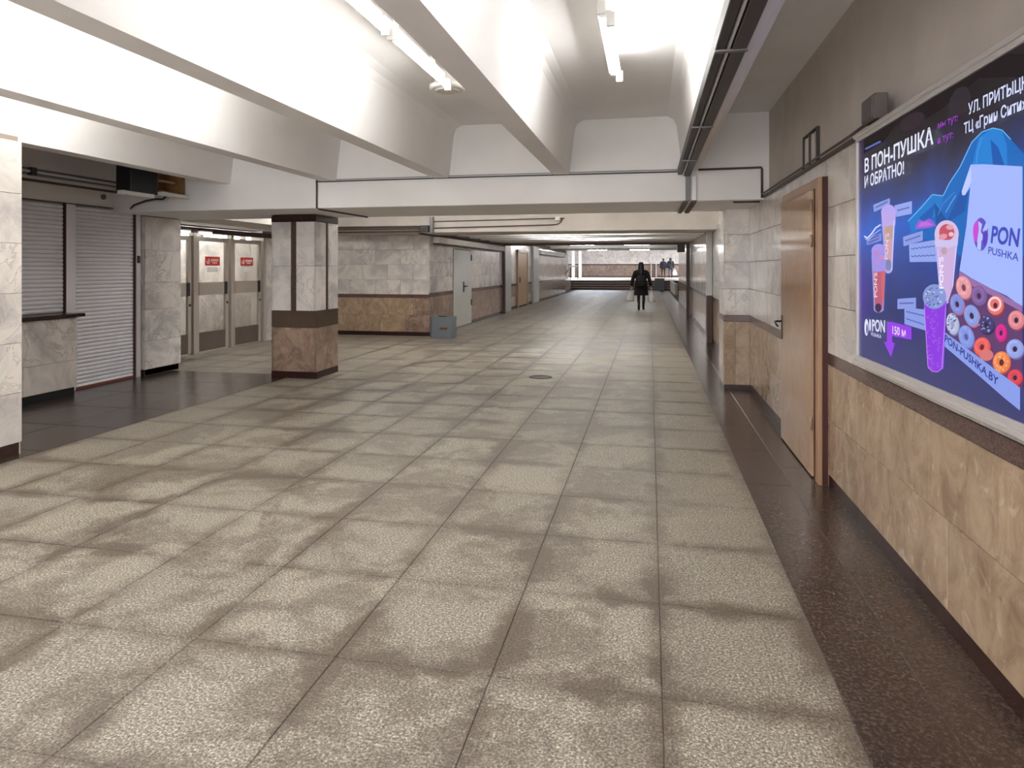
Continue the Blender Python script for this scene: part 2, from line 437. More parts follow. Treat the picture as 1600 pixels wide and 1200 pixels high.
# wall further on: still single pieces near, joined where they fall below a few pixels
for a, b, jn in ((9.2, 30.0, True),):
    for zr, mt in (((0.09, 0.46), 'tan'), ((0.46, 0.84), 'tan'), ((0.84, 0.92), 'band'), ((0.92, 1.245), 'marble'), ((1.245, 1.58), 'marble'), ((1.58, 1.915), 'marble'), ((1.915, 2.29), 'marble'), ((0.0, 0.09), 'plinth')):
        J = MB(); course(None, 'x', '-x', 1.24, a, b, zr[0], zr[1], 0.6, mt, off=0.3 if zr[0] in (0.46, 1.245) else 0.0, joined=J)
        tag(put('distant_wall_tiles', J.mesh('distant_wall_tiles', M[mt]), WR), kind='stuff')
struct('wall_right', MB().box(1.25, 1.6, -4, 30, 2.3, 3.4).box(2.5, 2.7, 29.7, 46.5, 0, 3.0).box(1.3, 2.5, 29.7, 30, 0, 3), M['paint_old'])
# crown ledge where the marble stops
tr = MB().box(1.182, 1.26, -4, 7.56, 2.250, 2.276)
tag(put('trim_1', tr.mesh('trim_1', M['pipe'])), kind='structure')

# ---- right pillar by the cross beam
def pilaster(name, x0, x1, y0, y1, top, label, faces, low='tan'):
    core = MB().box(x0 + 0.02, x1 - 0.02, y0 + 0.02, y1 - 0.02, 0, top)
    p = tag(put(name, core.mesh(name, M['joint_light'])), label, 'pillar', None, 'structure')
    for f, pl, a, b in faces:
        clad(p, f, pl, a, b, top, low=low, wid=1.0, lowrows=1, z_low=0.06)
    return p
pilaster('pillar', 0.90, 1.26, 8.65, 9.2, 2.235, 'shallow marble pillar against the door wall under the cross beam', (('-y', 8.65, 0.915, 1.22), ('-x', 0.90, 8.66, 9.19)))

# ---- free-standing square pillar
px0, px1, py0, py1 = -5.09, -4.43, 8.34, 9.0
core = MB().box(px0 + 0.02, px1 - 0.02, py0 + 0.02, py1 - 0.02, 0, 2.235)
PIL = tag(put('pillar', core.mesh('pillar', M['plinth'])), 'free-standing square pillar of white marble with dark vertical strips and brown foot', 'pillar', None, 'structure')
def pillar_face(f, pl, a, b):
    w = b - a; m0, m1 = a + w * 0.44, a + w * 0.56
    s = {'-y': 1, '-x': 1, '+x': -1}[f]
    for (u0, u1) in ((a, m0), (m1, b)):
        for z0, z1 in ((0.92, 1.53), (1.53, 2.134)):
            course(PIL, 'marble_tile', f, pl, u0, u1, z0, z1, 5, 'marble_grey')
    course(PIL, 'dark_strip', f, pl + s * 0.006, m0, m1, 0.92, 2.134, 5, 'olive' if f == '-y' else 'plinth')
    course(PIL, 'cap_stone', f, pl - s * 0.004, a, b, 2.134, 2.23, 5, 'plinth')
    course(PIL, 'band_stone', f, pl - s * 0.002, a, b, 0.69, 0.92, 5, 'olive')
    course(PIL, 'brown_tile', f, pl, a, b, 0.09, 0.69, 5, 'brown')
    course(PIL, 'plinth_stone', f, pl - s * 0.004, a, b, 0.0, 0.09, 5, 'plinth')
pillar_face('-y', py0, px0, px1)
pillar_face('+x', px1, py0, py1)
pillar_face('-x', px0, py0, py1)

# ---- left side: wall stub near the camera, kiosk recess, column, glass front
WL = struct('wall_left', MB().box(-7.6, -4.99, -4, 4.48, -0.1, 2.56), M['joint_light'])
for i, z in enumerate([0.1, 0.5, 0.9, 1.3, 1.7, 2.1]):
    course(WL, 'marble_tile', '+x', -4.97, 1.9 if i % 2 else 1.6, 4.5, z, z + 0.4 if z < 2 else 2.52, 0.65, 'marble')
course(WL, 'plinth_stone', '+x', -4.985, 1.6, 4.49, 0.0, 0.1, 0.9, 'plinth')
WK = struct('wall_left', MB().box(-7.6, -6.96, 4.48, 8.04, 0, 3.2).box(-7.6, -4.99, 4.48, 4.50, 0, 2.5).box(-8.1, -7.84, 12.5, 14.1, 0, 2.3).box(-8.1, -7.84, 8.04, 9.15, 0, 2.3).box(-7.9, -6.96, 8.03, 8.06, 0, 2.25), M['paint_old'])
struct('wall_left', MB().box(-6.96, -6.92, 4.5, 8.02, 2.29, 2.58), M['paint'])
COL = tag(put('pillar', MB().box(-7.18, -6.87, 8.07, 8.76, 0.0, 2.24).mesh('pillar', M['joint_light'])), 'plain marble pillar between the roller shutters and the glass doors', 'pillar', None, 'structure')
for i, z in enumerate([0.09, 0.48, 0.92, 1.30, 1.75]):
    z1 = [0.48, 0.92, 1.30, 1.75, 2.22][i]
    course(COL, 'marble_tile', '+x', -6.85, 8.06, 8.78, z, z1, 5, 'marble_grey')
    course(COL, 'marble_tile', '-y', 8.05, -7.15, -6.87, z, z1, 5, 'marble_grey')
course(COL, 'plinth_stone', '+x', -6.87, 8.07, 8.76, 0, 0.09, 5, 'plinth')
course(COL, 'plinth_stone', '-y', 8.065, -7.15, -6.88, 0, 0.09, 5, 'plinth')

# ---- middle block with the grey door
WB = struct('wall_back', MB().box(-8.0, -4.78, 14.07, 21.6, 0, 2.4), M['joint_light'])
clad(WB, '-y', 14.05, -7.82, -4.76, 2.235, up='marble')
D0, D1 = 15.85, 17.6
for z0, z1, nm, mt in ((0.09, 0.46, 'brown_tile', 'brown'), (0.46, 0.86, 'brown_tile', 'brown'), (0.86, 0.95, 'band_stone', 'band'), (0.95, 1.3, 'marble_tile', 'marble_grey'), (1.3, 1.65, 'marble_tile', 'marble_grey'), (1.65, 2.0, 'marble_tile', 'marble_grey'), (0, 0.09, 'plinth_stone', 'plinth')):
    course(WB, nm, '+x', -4.75, 14.07, D0, z0, z1, 0.6, mt, off=0.3 if z0 in (0.46, 1.3) else 0)
    course(WB, nm, '+x', -4.75, D1, 21.5, z0, z1, 0.78, mt, off=0.3 if z0 in (0.46, 1.3) else 0)
course(WB, 'marble_tile', '+x', -4.75, 14.07, 21.5, 2.0, 2.235, 0.9, 'marble_grey')

# ---- far stretch of the left wall
WF = struct('wall_left', MB().box(-6.2, -4.98, 21.6, 40, 0, 2.6).box(-7, -5.68, 40, 46.5, 0, 2.6), M['joint_light'])
for zr, mt in (((0.09, 0.46), 'tan'), ((0.46, 0.84), 'brown'), ((0.84, 0.92), 'band'), ((0.92, 1.245), 'marble'), ((1.245, 1.58), 'marble'), ((1.58, 1.915), 'marble'), ((1.915, 2.4), 'marble'), ((0.0, 0.09), 'plinth')):
    J = MB(); course(None, 'x', '+x', -4.95, 21.6, 40, zr[0], zr[1], 0.6, mt, joined=J); course(None, 'x', '+x', -5.65, 40, 46.4, zr[0], zr[1], 0.6, mt, joined=J)
    tag(put('distant_wall_tiles', J.mesh('distant_wall_tiles', M[mt]), WF), kind='stuff')
tag(put('pillar', MB().box(-5.1, -4.78, 21.75, 23.1, 0, 2.45, ch=0.01).mesh('pillar', M['greydoor'])), 'pale grey pillar just beyond the dark steel gate frame', 'pillar', None, 'structure')
tag(put('pillar', MB().box(-5.1, -4.86, 28.2, 29.7, 0, 2.45, ch=0.01).mesh('pillar', M['greydoor'])), 'pale grey pillar beyond the yellowish wooden door', 'pillar', None, 'structure')

# ---- cross passage at the far end: steps, landing, end wall
st = thing('stair', (-2.2, 46.5, 0), 'four dark steps with pale treads at the end of the passage', 'stairs', None, 'structure')
for i in range(4):
    y = 46.5 + 0.32 * i
    s0 = put('step', MB().box(-5.65, 2.5, y, 47.9, 0.16 * i, 0.16 * i + 0.125, ch=0.004).mesh('step', M['step']), st)
    put('tread', MB().box(-5.65, 2.5, y - 0.02, 47.9, 0.16 * i + 0.125, 0.16 * (i + 1), ch=0.004).mesh('tread', M['tread']), s0)
struct('floor', MB().box(-14, 9, 47.8, 66.2, 0.3, 0.635), M['tread'])
WE = struct('wall_end', MB().box(-14, 9, 66.02, 66.3, 0.6, 4.2), M['joint_light'])
for i in range(36):
    x = -12 + i * 0.6
    if x > 7: break
for z0, z1, mt, nm in ((0.72, 1.25, 'brown', 'brown_tile'), (1.25, 1.80, 'brown', 'brown_tile'), (1.80, 1.90, 'plinth', 'band_stone'), (0.64, 0.72, 'plinth', 'plinth_stone'), (1.9, 2.6, 'marble', 'marble_tile'), (2.6, 3.4, 'marble', 'marble_tile')):
    course(WE, nm, '-y', 66.0, -12, 8, z0, z1, 1.2, mt, off=0.6 if z0 in (1.25, 2.6) else 0)
struct('wall_side', MB().box(-14.2, -14, 47, 66.3, 0, 4.2).box(9, 9.2, 47, 66.3, 0, 4.2).box(-14, -5.68, 46.5, 47.4, 0, 4.2).box(2.5, 9, 46.5, 47.4, 0, 4.2), M['paint'])
for xx in (-7.15, -6.5):
    tag(put('pillar', MB().box(xx - 0.14, xx + 0.14, 63.8, 64.1, 0.64, 4.1, ch=0.02).mesh('pillar', M['paint'])), 'slender white post rising from the far landing by the handrail', 'post', 'white posts on the far landing', 'structure')
for xx in (0.15, 0.62):
    tag(put('pillar', MB().box(xx - 0.05, xx + 0.05, 65.7, 66.0, 0.64, 1.9, ch=0.01).mesh('pillar', M['frame_metal'])), 'low white post against the pinkish end wall', 'post', 'low white posts at the end wall', 'structure')
struct('trim_4', MB().box(1.36, 1.52, 38, 46.4, 0, 0.62, ch=0.01), M['tread'])
put_bench = thing('ramp_side', (0.62, 46.2, 0), 'grey metal plate standing in front of the far steps', 'panel')
put('panel', MB().box(0.33, 0.98, 46.1, 46.35, 0.0, 0.78, ch=0.015).mesh('panel', M['binblue']), put_bench)
put('top_rail', MB().box(0.3, 1.01, 46.07, 46.38, 0.78, 0.82, ch=0.005).mesh('top_rail', M['brass']), put_bench)

# ---- closing walls behind the camera
struct('wall_back', MB().box(-8, 2, -4.3, -4, -0.1, 3.4), M['marble'])

# ---- ceiling, joists, cross beams
CE = struct('ceiling', MB().box(-8.2, 1.7, -4.3, 7.6, 3.17, 3.4).box(-8.2, 1.7, 8.9, 13.3, 2.95, 3.3), M['paint'])
struct('ceiling', MB().box(-8.2, 1.7, 14.3, 21, 2.62, 2.9).box(-8.2, 2.6, 21, 46.5, 2.78, 3.0).box(-14, 9, 46.5, 66.3, 4.1, 4.3), M['paint'])
struct('ceiling', MB().box(-8.2, -6.5, 9.0, 14.1, 2.26, 2.6), M['paint_old'])
for xc in (0.44, -0.98, -2.40, -3.83, -5.27, -6.7):
    prof = [(xc - 0.09, 2.56), (xc + 0.09, 2.56), (xc + 0.15, 3.06), (xc + 0.18, 3.13), (xc + 0.25, 3.171), (xc - 0.25, 3.171), (xc - 0.18, 3.13), (xc - 0.15, 3.06)]
    if xc == 0.44: prof[1:2] = [(xc + 0.055, 2.56), (xc + 0.105, 2.60)]
    struct('ceiling_beam', MB().prism_y(prof, -4, 7.56), M['paint'])
struct('ceiling_beam', MB().box(-8.2, 1.3, 7.55, 9.0, 2.235, 3.3, ch=0.008), M['paint'])
struct('ceiling_beam', MB().box(-8.2, 1.3, 13.2, 14.4, 2.235, 3.2, ch=0.008), M['paint_old'])  # darker paint on this beam stands in for weaker light on its face
for y in (15.1, 16.3, 17.5, 18.7, 19.8):
    struct('ceiling_beam', MB().box(-4.8, 1.3, y, y + 0.22, 2.30, 2.7, ch=0.01), M['paint'])
struct('ceiling_beam', MB().box(-8, 1.3, 20.6, 21.3, 2.3, 2.95, ch=0.01), M['paint_old'])
for y in (27.5, 34):
    struct('ceiling_beam', MB().box(-8, 1.3, y, y + 0.6, 2.5, 2.95, ch=0.01), M['paint'])
struct('ceiling_beam', MB().box(-8, 2.6, 45.5, 46.5, 2.72, 4.2, ch=0.01), M['paint'])

# ================================================================== LAMPS
def make_lamp(body_w=0.055):
    r = thing('fluorescent_lamp', (0, 0, 0), 'x', 'lamp')
    put('lamp_body', MB().box(-body_w / 2 - 0.03, body_w / 2 - 0.03, -0.62, 0.62, 0.045, 0.13, ch=0.006).mesh('lamp_body', M['lampwhite']), r)
    put('tube', MB().tube([(0.025, -0.585, 0.0), (0.025, 0.585, 0.0)], 0.015, seg=10).mesh('tube', M['tube']), r)
    for s in (-1, 1):
        put('lamp_socket', MB().box(0.0, 0.05, s * 0.585, s * 0.615, -0.025, 0.06, ch=0.004).box(-0.04, 0.03, s * 0.59, s * 0.612, 0.03, 0.07).mesh('lamp_socket', M['lampwhite']), r)
    parts('mounting_rod', MB().box(-0.045, -0.015, -0.4, -0.37, 0.13, 0.30).box(-0.045, -0.015, 0.37, 0.4, 0.13, 0.30), M['lampwhite'], r)
    return r
L0 = make_lamp(); first = True
def lamp(x, y, z, label, group=None, rz=0.0):
    global first
    o = L0 if first else copy_tree(L0); first = False
    o.location = (x, y, z); o['label'] = label; o.rotation_euler = (0, 0, rz)
    if group: o['group'] = group
    return o
lamp(-0.25, 4.58, 2.95, 'lit fluorescent lamp in the bay next to the dark cable duct')
lamp(-0.25, 2.6, 2.95, 'lit fluorescent lamp overhead, out of the picture by the cable duct', 'lit lamps above the viewer')
lamp(-1.61, 4.55, 2.95, 'lit fluorescent lamp whose end touches the round white ceiling disc')
lamp(-1.61, 3.26, 2.95, 'lit fluorescent lamp joined end to end before the one by the ceiling disc')
for x in (-3.1, -4.55):
    for y in (4.6, 3.2):
        lamp(x, y, 2.95, 'lit fluorescent lamp hidden between the long ceiling beams', 'lit lamps between the long beams')
for x in (-0.25, -1.6, -3.1):
    for y in (0.3, -2.2):
        lamp(x, y, 2.95, 'lit fluorescent lamp hidden behind the viewer', 'lit lamps behind the viewer')
for x, wx in ((-0.3, 'nearest the door wall'), (-1.9, 'second from the door wall'), (-3.5, 'above storage box line'), (-5.0, 'above pillar line')):
    for y, wy in ((10.1, 'in the front row'), (11.6, 'in the rear row')):
        lamp(x, y, 2.80, 'lit lamp behind the first cross beam %s, %s' % (wx, wy), 'lit lamps behind the first cross beam')
for x, y, w in ((-2.4, 15.8, 'first gap, grey door side'), (-0.8, 15.8, 'first gap, polished wall side'), (-2.4, 17.0, 'second gap'), (-0.8, 18.2, 'third gap, polished wall side'), (-2.4, 18.2, 'third gap, grey door side'), (-1.6, 19.4, 'last gap')):
    lamp(x, y, 2.50, 'lit fluorescent lamp between the narrow cross ribs, ' + w, 'lit lamps between the narrow ribs', math.pi / 2)
for y, wy in ((22.6, 'just beyond the gate frame'), (25.5, 'before the first far beam'), (29.5, 'behind the first far beam'), (32.5, 'midway down the far passage'), (36.5, 'behind the second far beam'), (42, 'before the far steps')):
    for x, wx in ((-3.2, 'on the wooden door side'), (-0.6, 'on the walking person side')):
        lamp(x, y, 2.62, 'lit fluorescent lamp %s, %s' % (wy, wx), 'lit lamps in the far passage', math.pi / 2)
lamp(-6.2, 11.2, 2.6, 'added fill lamp hidden behind the free-standing pillar', 'added lobby fill lamps')  # lamp added out of sight to keep the lobby bright
d = thing('ceiling_disc', (-1.66, 5.38, 3.0), 'round white ceiling fixture at the end of the lit tube', 'fixture')
put('disc', MB().lathe((-1.66, 5.38, 2.99), [(0.135, 0.0), (0.15, 0.012), (0.15, 0.04), (0.11, 0.055), (0.10, 0.18)], seg=28).mesh('disc', M['lampwhite']), d)
put('rim', MB().lathe((-1.66, 5.38, 2.978), [(0.09, 0.0), (0.10, 0.004), (0.10, 0.014)], seg=24).mesh('rim', M['paint_old']), d)

# ================================================================== CABLES AND DUCTS
def pipe(name, pts, r, mat, label, cat='pipe', group=None):
    o = put(name, MB().tube(pts, r).mesh(name, M[mat])); return tag(o, label, cat, group)
t = thing('cable_duct', (0.4, 3, 2.45), 'long dark double cable duct under the ceiling beam leading to the cross beam', 'cable duct')
put('duct_body', MB().box(0.30, 0.345, -2, 7.54, 2.52, 2.60, ch=0.004).mesh('duct_body', M['trunk_dark']), t)
put('duct_rail', MB().box(0.352, 0.362, -2, 7.54, 2.505, 2.555, ch=0.002).mesh('duct_rail', M['frame_metal']), t)
put('duct_body', MB().box(0.37, 0.435, -2, 7.54, 2.50, 2.558, ch=0.004).mesh('duct_body', M['trunk_dark']), t)
for y in (3.2, 4.9, 6.4):
    put('clip', MB().box(0.295, 0.44, y, y + 0.03, 2.495, 2.503).mesh('clip', M['trunk']), t)
t = thing('cable_trunking', (0.43, 7.52, 2.23), 'two short upright grey cable trunkings on the cross beam face', 'cable duct')
put('trunk', MB().box(0.385, 0.432, 7.50, 7.55, 2.235, 2.50, ch=0.003).mesh('trunk', M['trunk']), t)
put('trunk', MB().box(0.447, 0.497, 7.50, 7.55, 2.235, 2.50, ch=0.003).mesh('trunk', M['frame_metal']), t)
parts('cable_run', MB().box(0.36, 0.41, 7.5, 9.02, 2.215, 2.235).box(0.45, 0.50, 7.5, 9.02, 2.215, 2.235), M['pipe'], t)
pipe('cable', [(-4.0, 7.53, 2.555), (-2, 7.53, 2.56), (0.33, 7.53, 2.555)], 0.007, 'trunk_dark', 'thin dark cable along the upper edge of the first cross beam', 'cable')
pipe('cable', [(-4.0, 7.535, 2.575), (-2, 7.535, 2.583), (0.33, 7.535, 2.578)], 0.004, 'trunk', 'fine grey wire just above the dark beam cable', 'cable')
pipe('pipe', [(-3.99, 7.535, 2.57), (-3.99, 7.535, 2.24), (-3.985, 7.6, 2.225), (-3.95, 8.3, 2.225), (-3.93, 8.9, 2.225)], 0.011, 'pipe', 'thin brown pipe bending from the beam face to its underside near the pillar')
pipe('pipe', [(0.52, 7.53, 2.57), (1.17, 7.53, 2.575), (1.175, 7.53, 2.56), (1.175, 7.53, 2.25)], 0.012, 'pipe', 'brown pipe framing the short beam section beside the door wall')
pipe('pipe', [(0.9, 7.7, 2.226), (1.18, 7.7, 2.226)], 0.01, 'pipe', 'short brown pipe under the beam over the wall pillar')
t = thing('cable_trunking', (-4.6, 13.15, 2.25), 'three dark horizontal conduits ending in a corner box above the marble block', 'conduit')
for z, dd in ((2.36, 0.02), (2.315, 0.013), (2.262, 0.02)):
    put('conduit', MB().tube([(-7.7, 13.16, z), (-4.5, 13.16, z)], dd).mesh('conduit', M['pipe']), t)
put('junction_box', MB().box(-4.62, -4.45, 13.08, 13.2, 2.24, 2.38, ch=0.006).mesh('junction_box', M['trunk_dark']), t)
put('trunk', MB().box(-4.42, -4.36, 13.13, 13.2, 2.235, 2.56, ch=0.004).mesh('trunk', M['trunk']), t)
t = thing('conduit', (-2, 13.15, 2.3), 'brown conduits on the second beam curving up to a white junction', 'conduit')
put('pipe_run', MB().tube([(-4.35, 13.17, 2.46), (-1.75, 13.17, 2.49), (-1.65, 13.17, 2.49)], 0.009).mesh('pipe_run', M['pipe']), t)
put('pipe_run', MB().tube([(-4.35, 13.17, 2.325), (-1.9, 13.17, 2.36), (-1.78, 13.17, 2.375), (-1.72, 13.17, 2.41), (-1.69, 13.17, 2.48)], 0.011).mesh('pipe_run', M['pipe']), t)
put('white_junction', MB().box(-1.83, -1.73, 13.1, 13.2, 2.44, 2.52, ch=0.01).mesh('white_junction', M['lampwhite']), t)
pipe('pipe', [(-4.69, 13.25, 2.235), (-4.69, 21.4, 2.26)], 0.035, 'rustframe', 'thick dark pipe along the top of the grey-door wall')
t = thing('gate_frame', (-1.8, 21.5, 0), 'dark brown steel gate frame spanning the passage behind the ribs', 'gate frame')
put('gate_post', MB().box(-4.76, -4.66, 21.5, 21.62, 0, 2.32, ch=0.006).mesh('gate_post', M['rustframe']), t)
put('gate_post', MB().box(1.12, 1.23, 21.5, 21.62, 0, 2.32, ch=0.006).mesh('gate_post', M['rustframe']), t)
put('lintel', MB().box(-4.76, 1.23, 21.45, 21.6, 2.235, 2.32, ch=0.006).mesh('lintel', M['rustframe']), t)
t = thing('pillar_post', (1.18, 14.2, 0), 'brown-footed grey post against the polished wall before the gate frame', 'post')
put('post_foot', MB().box(1.13, 1.235, 13.95, 14.2, 0, 0.95, ch=0.005).mesh('post_foot', M['rustframe']), t)
put('post_shaft', MB().box(1.13, 1.235, 13.95, 14.2, 0.95, 2.235, ch=0.005).mesh('post_shaft', M['greydoor']), t)
t = thing('lamp_tray', (-4.6, 17.7, 2.05), 'long white covered tray on the wall above the grey door', 'cable tray')
put('tray_body', MB().box(-4.74, -4.6, 14.3, 21.2, 2.06, 2.2, ch=0.005).mesh('tray_body', M['paint']), t)
put('tray_edge', MB().box(-4.745, -4.59, 14.3, 21.2, 2.03, 2.06, ch=0.003).mesh('tray_edge', M['pipe']), t)
t = thing('lamp_tray', (-4.85, 34, 2.1), 'pale tray on the far wall leading towards the stairs', 'cable tray')
put('tray_body', MB().box(-4.94, -4.8, 29.9, 38.6, 2.14, 2.32, ch=0.005).mesh('tray_body', M['paint']), t)
put('tray_edge', MB().box(-4.945, -4.79, 29.9, 38.6, 2.11, 2.14, ch=0.003).mesh('tray_edge', M['pipe']), t)

# ================================================================== BILLBOARD
BX, BY0, BY1, BZ0, BZ1 = 1.12, 4.03, 2.15, 0.985, 2.225
bb = thing('billboard', (1.2, 3.1, BZ0), 'backlit blue advertising lightbox with drinks, doughnut box and white lettering', 'billboard')
fr = MB()
fr.box(BX, 1.20, BY1, BY0, BZ0, BZ0 + 0.035, ch=0.004).box(BX, 1.20, BY1, BY0, BZ1 - 0.03, BZ1, ch=0.004)
fr.box(BX, 1.20, BY0 - 0.028, BY0, BZ0 + 0.03, BZ1 - 0.03, ch=0.004).box(BX, 1.20, BY1, BY1 + 0.028, BZ0 + 0.03, BZ1 - 0.03, ch=0.004)
parts('frame', fr, M['frame_metal'], bb)
fr2 = MB().box(BX - 0.012, BX + 0.02, BY1, BY0, BZ0 - 0.012, BZ0 + 0.012, ch=0.004).box(BX - 0.012, BX + 0.02, BY1, BY0, BZ1 - 0.01, BZ1 + 0.012, ch=0.004)
parts('frame_lip', fr2, M['frame_metal'], bb)
SX = BX + 0.012                                                     # plane of the printed film
k = NT('lit_film_background', 0.5)
g = k.n('ShaderNodeNewGeometry'); sp = k.n('ShaderNodeSeparateXYZ'); k.l(g.outputs['Position'], sp.inputs[0])
n = k.noise(g.outputs['Position'], 2.2, 4, 0.6, 0.6)
zz = k.math('ADD', sp.outputs[2], k.math('MULTIPLY', k.math('SUBTRACT', n, 0.5), 0.28))
zr = k.n('ShaderNodeMapRange'); k.l(zz, zr.inputs[0]); zr.inputs[1].default_value = BZ0; zr.inputs[2].default_value = BZ1
col = k.ramp(zr.outputs[0], [(0.0, srgb(60, 62, 112)), (0.25, srgb(48, 56, 112)), (0.42, srgb(40, 66, 146)), (0.56, srgb(30, 92, 200)), (0.68, srgb(42, 66, 136)), (0.8, srgb(44, 44, 68)), (0.9, srgb(32, 24, 30)), (1.0, srgb(24, 18, 22))])
yl = k.n('ShaderNodeMapRange'); k.l(sp.outputs[1], yl.inputs[0]); yl.inputs[1].default_value = 3.72; yl.inputs[2].default_value = 4.0
zl = k.ramp(zr.outputs[0], [(0.1, (0, 0, 0, 1)), (0.28, (0.7, 0.7, 0.7, 1)), (0.5, (0.1, 0.1, 0.1, 1))])
col = k.mix(k.math('MULTIPLY', yl.outputs[0], zl), col, srgb(84, 44, 170))
k.b.inputs['Base Color'].default_value = (0.01, 0.01, 0.01, 1); k.b.inputs['Specular IOR Level'].default_value = 0.12
k.l(col, k.b.inputs['Emission Color']); k.b.inputs['Emission Strength'].default_value = 1.0 / 2 ** EXPO
k.b.inputs['Roughness'].default_value = 0.3
put('screen', MB().box(SX, SX + 0.03, BY1 + 0.02, BY0 - 0.02, BZ0 + 0.02, BZ1 - 0.02).mesh('screen', k.m), bb)
# measured points of the printed picture -> metres along and up the film
_s, _c = math.sin(YAW), math.cos(YAW)
def film(px, py):
    u = (px - 800) / FPX; v = -(py - 419) / FPX
    dx, dy = -_s + u * _c, _c + u * _s
    t = SX / dx
    return (dy * t, EYE + v * t)
ART = {}; artm = MB(); LAY = [0]
def amat(rgb):
    if rgb not in ART: ART[rgb] = (len(ART), mat_emit('print_%02x%02x%02x' % rgb, rgb))
    return ART[rgb][0]
def lay():
    LAY[0] += 1; return SX - 0.0004 - 0.00006 * LAY[0]
def clampy(y): return max(BY1 + 0.03, min(BY0 - 0.03, y))
def poly(pts, rgb):
    x = lay(); P = [film(*p) for p in pts]
    artm.add([(x, clampy(a), b) for a, b in P], [tuple(range(len(P)))], amat(rgb))
def ell(cx, cy, rx, ry, rgb, a0=0, a1=360, n=22, tilt=0, hole=0.0):
    t = math.radians(tilt); P = []
    def pt(a, s):
        X, Y = rx * s * math.cos(a), ry * s * math.sin(a)
        return (cx + X * math.cos(t) - Y * math.sin(t), cy + X * math.sin(t) + Y * math.cos(t))
    A = [math.radians(a0 + (a1 - a0) * i / n) for i in range(n + (0 if a1 - a0 == 360 else 1))]
    if hole <= 0: return poly([pt(a, 1) for a in A], rgb)
    for i in range(len(A)):
        j = (i + 1) % len(A)
        if j == 0 and a1 - a0 != 360: break
        x = SX - 0.0004 - 0.00006 * LAY[0]
        P = [film(*q) for q in (pt(A[i], 1), pt(A[j], 1), pt(A[j], hole), pt(A[i], hole))]
        artm.add([(x, clampy(p[0]), p[1]) for p in P], [(0, 1, 2, 3)], amat(rgb))
    LAY[0] += 1
def line(pts, w, rgb):
    lay()
    for (a, b) in zip(pts, pts[1:]):
        d = math.hypot(b[0] - a[0], b[1] - a[1]) or 1; nx, ny = -(b[1] - a[1]) / d * w / 2, (b[0] - a[0]) / d * w / 2
        x = SX - 0.0004 - 0.00006 * LAY[0]
        P = [film(*q) for q in ((a[0] + nx, a[1] + ny), (b[0] + nx, b[1] + ny), (b[0] - nx, b[1] - ny), (a[0] - nx, a[1] - ny))]
        artm.add([(x, clampy(p[0]), p[1]) for p in P], [(0, 1, 2, 3)], amat(rgb))
# dark faint shapes at the top
poly([(1350, 218), (1574, 84), (1600, 84), (1600, 120), (1530, 122), (1470, 172), (1440, 190), (1400, 196), (1380, 222), (1350, 240)], (26, 16, 20))
ell(1500, 160, 16, 26, (46, 38, 46), tilt=20); ell(1425, 190, 22, 12, (48, 36, 44), tilt=-30)
# mountains
poly([(1428, 330), (1457, 304), (1474, 306), (1484, 286), (1500, 262), (1519, 222), (1535, 206), (1552, 200), (1566, 203), (1580, 218), (1600, 240), (1600, 400), (1500, 400), (1480, 380), (1440, 372), (1424, 350)], (24, 104, 190))
poly([(1419, 346), (1440, 324), (1457, 304), (1474, 306), (1468, 330), (1450, 350), (1425, 366)], (30, 120, 205))
poly([(1530, 215), (1552, 200), (1566, 203), (1574, 230), (1574, 258), (1519, 258)], (34, 128, 214))
poly([(1548, 218), (1560, 230), (1570, 258), (1552, 258)], (24, 88, 176)); poly([(1500, 300), (1520, 262), (1508, 330), (1478, 350)], (24, 84, 168))
poly([(1460, 316), (1470, 330), (1500, 372), (1465, 368)], (20, 80, 158)); poly([(1437, 340), (1462, 318), (1455, 348), (1446, 362)], (24, 92, 180))
line([(1419, 346), (1440, 324), (1457, 304), (1474, 306), (1484, 286), (1500, 262), (1519, 222), (1535, 206), (1552, 200), (1566, 203), (1580, 218)], 1.4, (110, 190, 240))
line([(1494, 305), (1486, 318), (1478, 332)], 1.0, (110, 190, 240)); line([(1535, 215), (1528, 235), (1526, 256)], 0.8, (90, 170, 235)); line([(1466, 336), (1474, 318), (1492, 300)], 0.8, (80, 160, 230))
# pink shrub
poly([(1430, 356), (1437, 343), (1444, 346), (1452, 341), (1458, 345), (1463, 353), (1448, 357), (1434, 358)], (150, 92, 214))
poly([(1434, 355), (1440, 347), (1450, 346), (1458, 352)], (186, 110, 220))
# name plates behind the drinks
def plate(q, rgb=(140, 156, 226), bars=1):
    poly(q, rgb)
    (x0, y0), (x1, y1), (x2, y2), (x3, y3) = q        # tl, tr, br, bl
    for i in range(bars):
        a = (i + 0.7) / (bars + 0.4)
        L = (x0 + (x3 - x0) * a + 3, y0 + (y3 - y0) * a - 1); R = (x1 + (x2 - x1) * a - 4, y1 + (y2 - y1) * a)
        pts = []
        for j in range(13):
            s = j / 12; pts.append((L[0] + (R[0] - L[0]) * s, L[1] + (R[1] - L[1]) * s + (1.1 if j % 2 else -1.1)))
        line(pts, 1.1, (64, 72, 160))
plate([(1364.8, 320), (1391, 309.5), (1391, 320), (1366, 331.5)])
plate([(1398, 321), (1425.6, 314), (1425.3, 334), (1401, 339)], (150, 166, 236))
plate([(1354, 373), (1378, 364), (1378, 376), (1355, 383.5)], (128, 140, 214), 2)
plate([(1411.5, 370), (1442.5, 360.5), (1442.5, 376), (1412.5, 385)])
plate([(1421, 382), (1466, 374), (1466, 409), (1422, 409.5)], (146, 166, 236), 2)
plate([(1403, 467), (1432, 465), (1432, 482), (1403, 483)])
plate([(1414, 480), (1449, 484), (1449, 517), (1414, 506.5)], (138, 156, 230), 2)
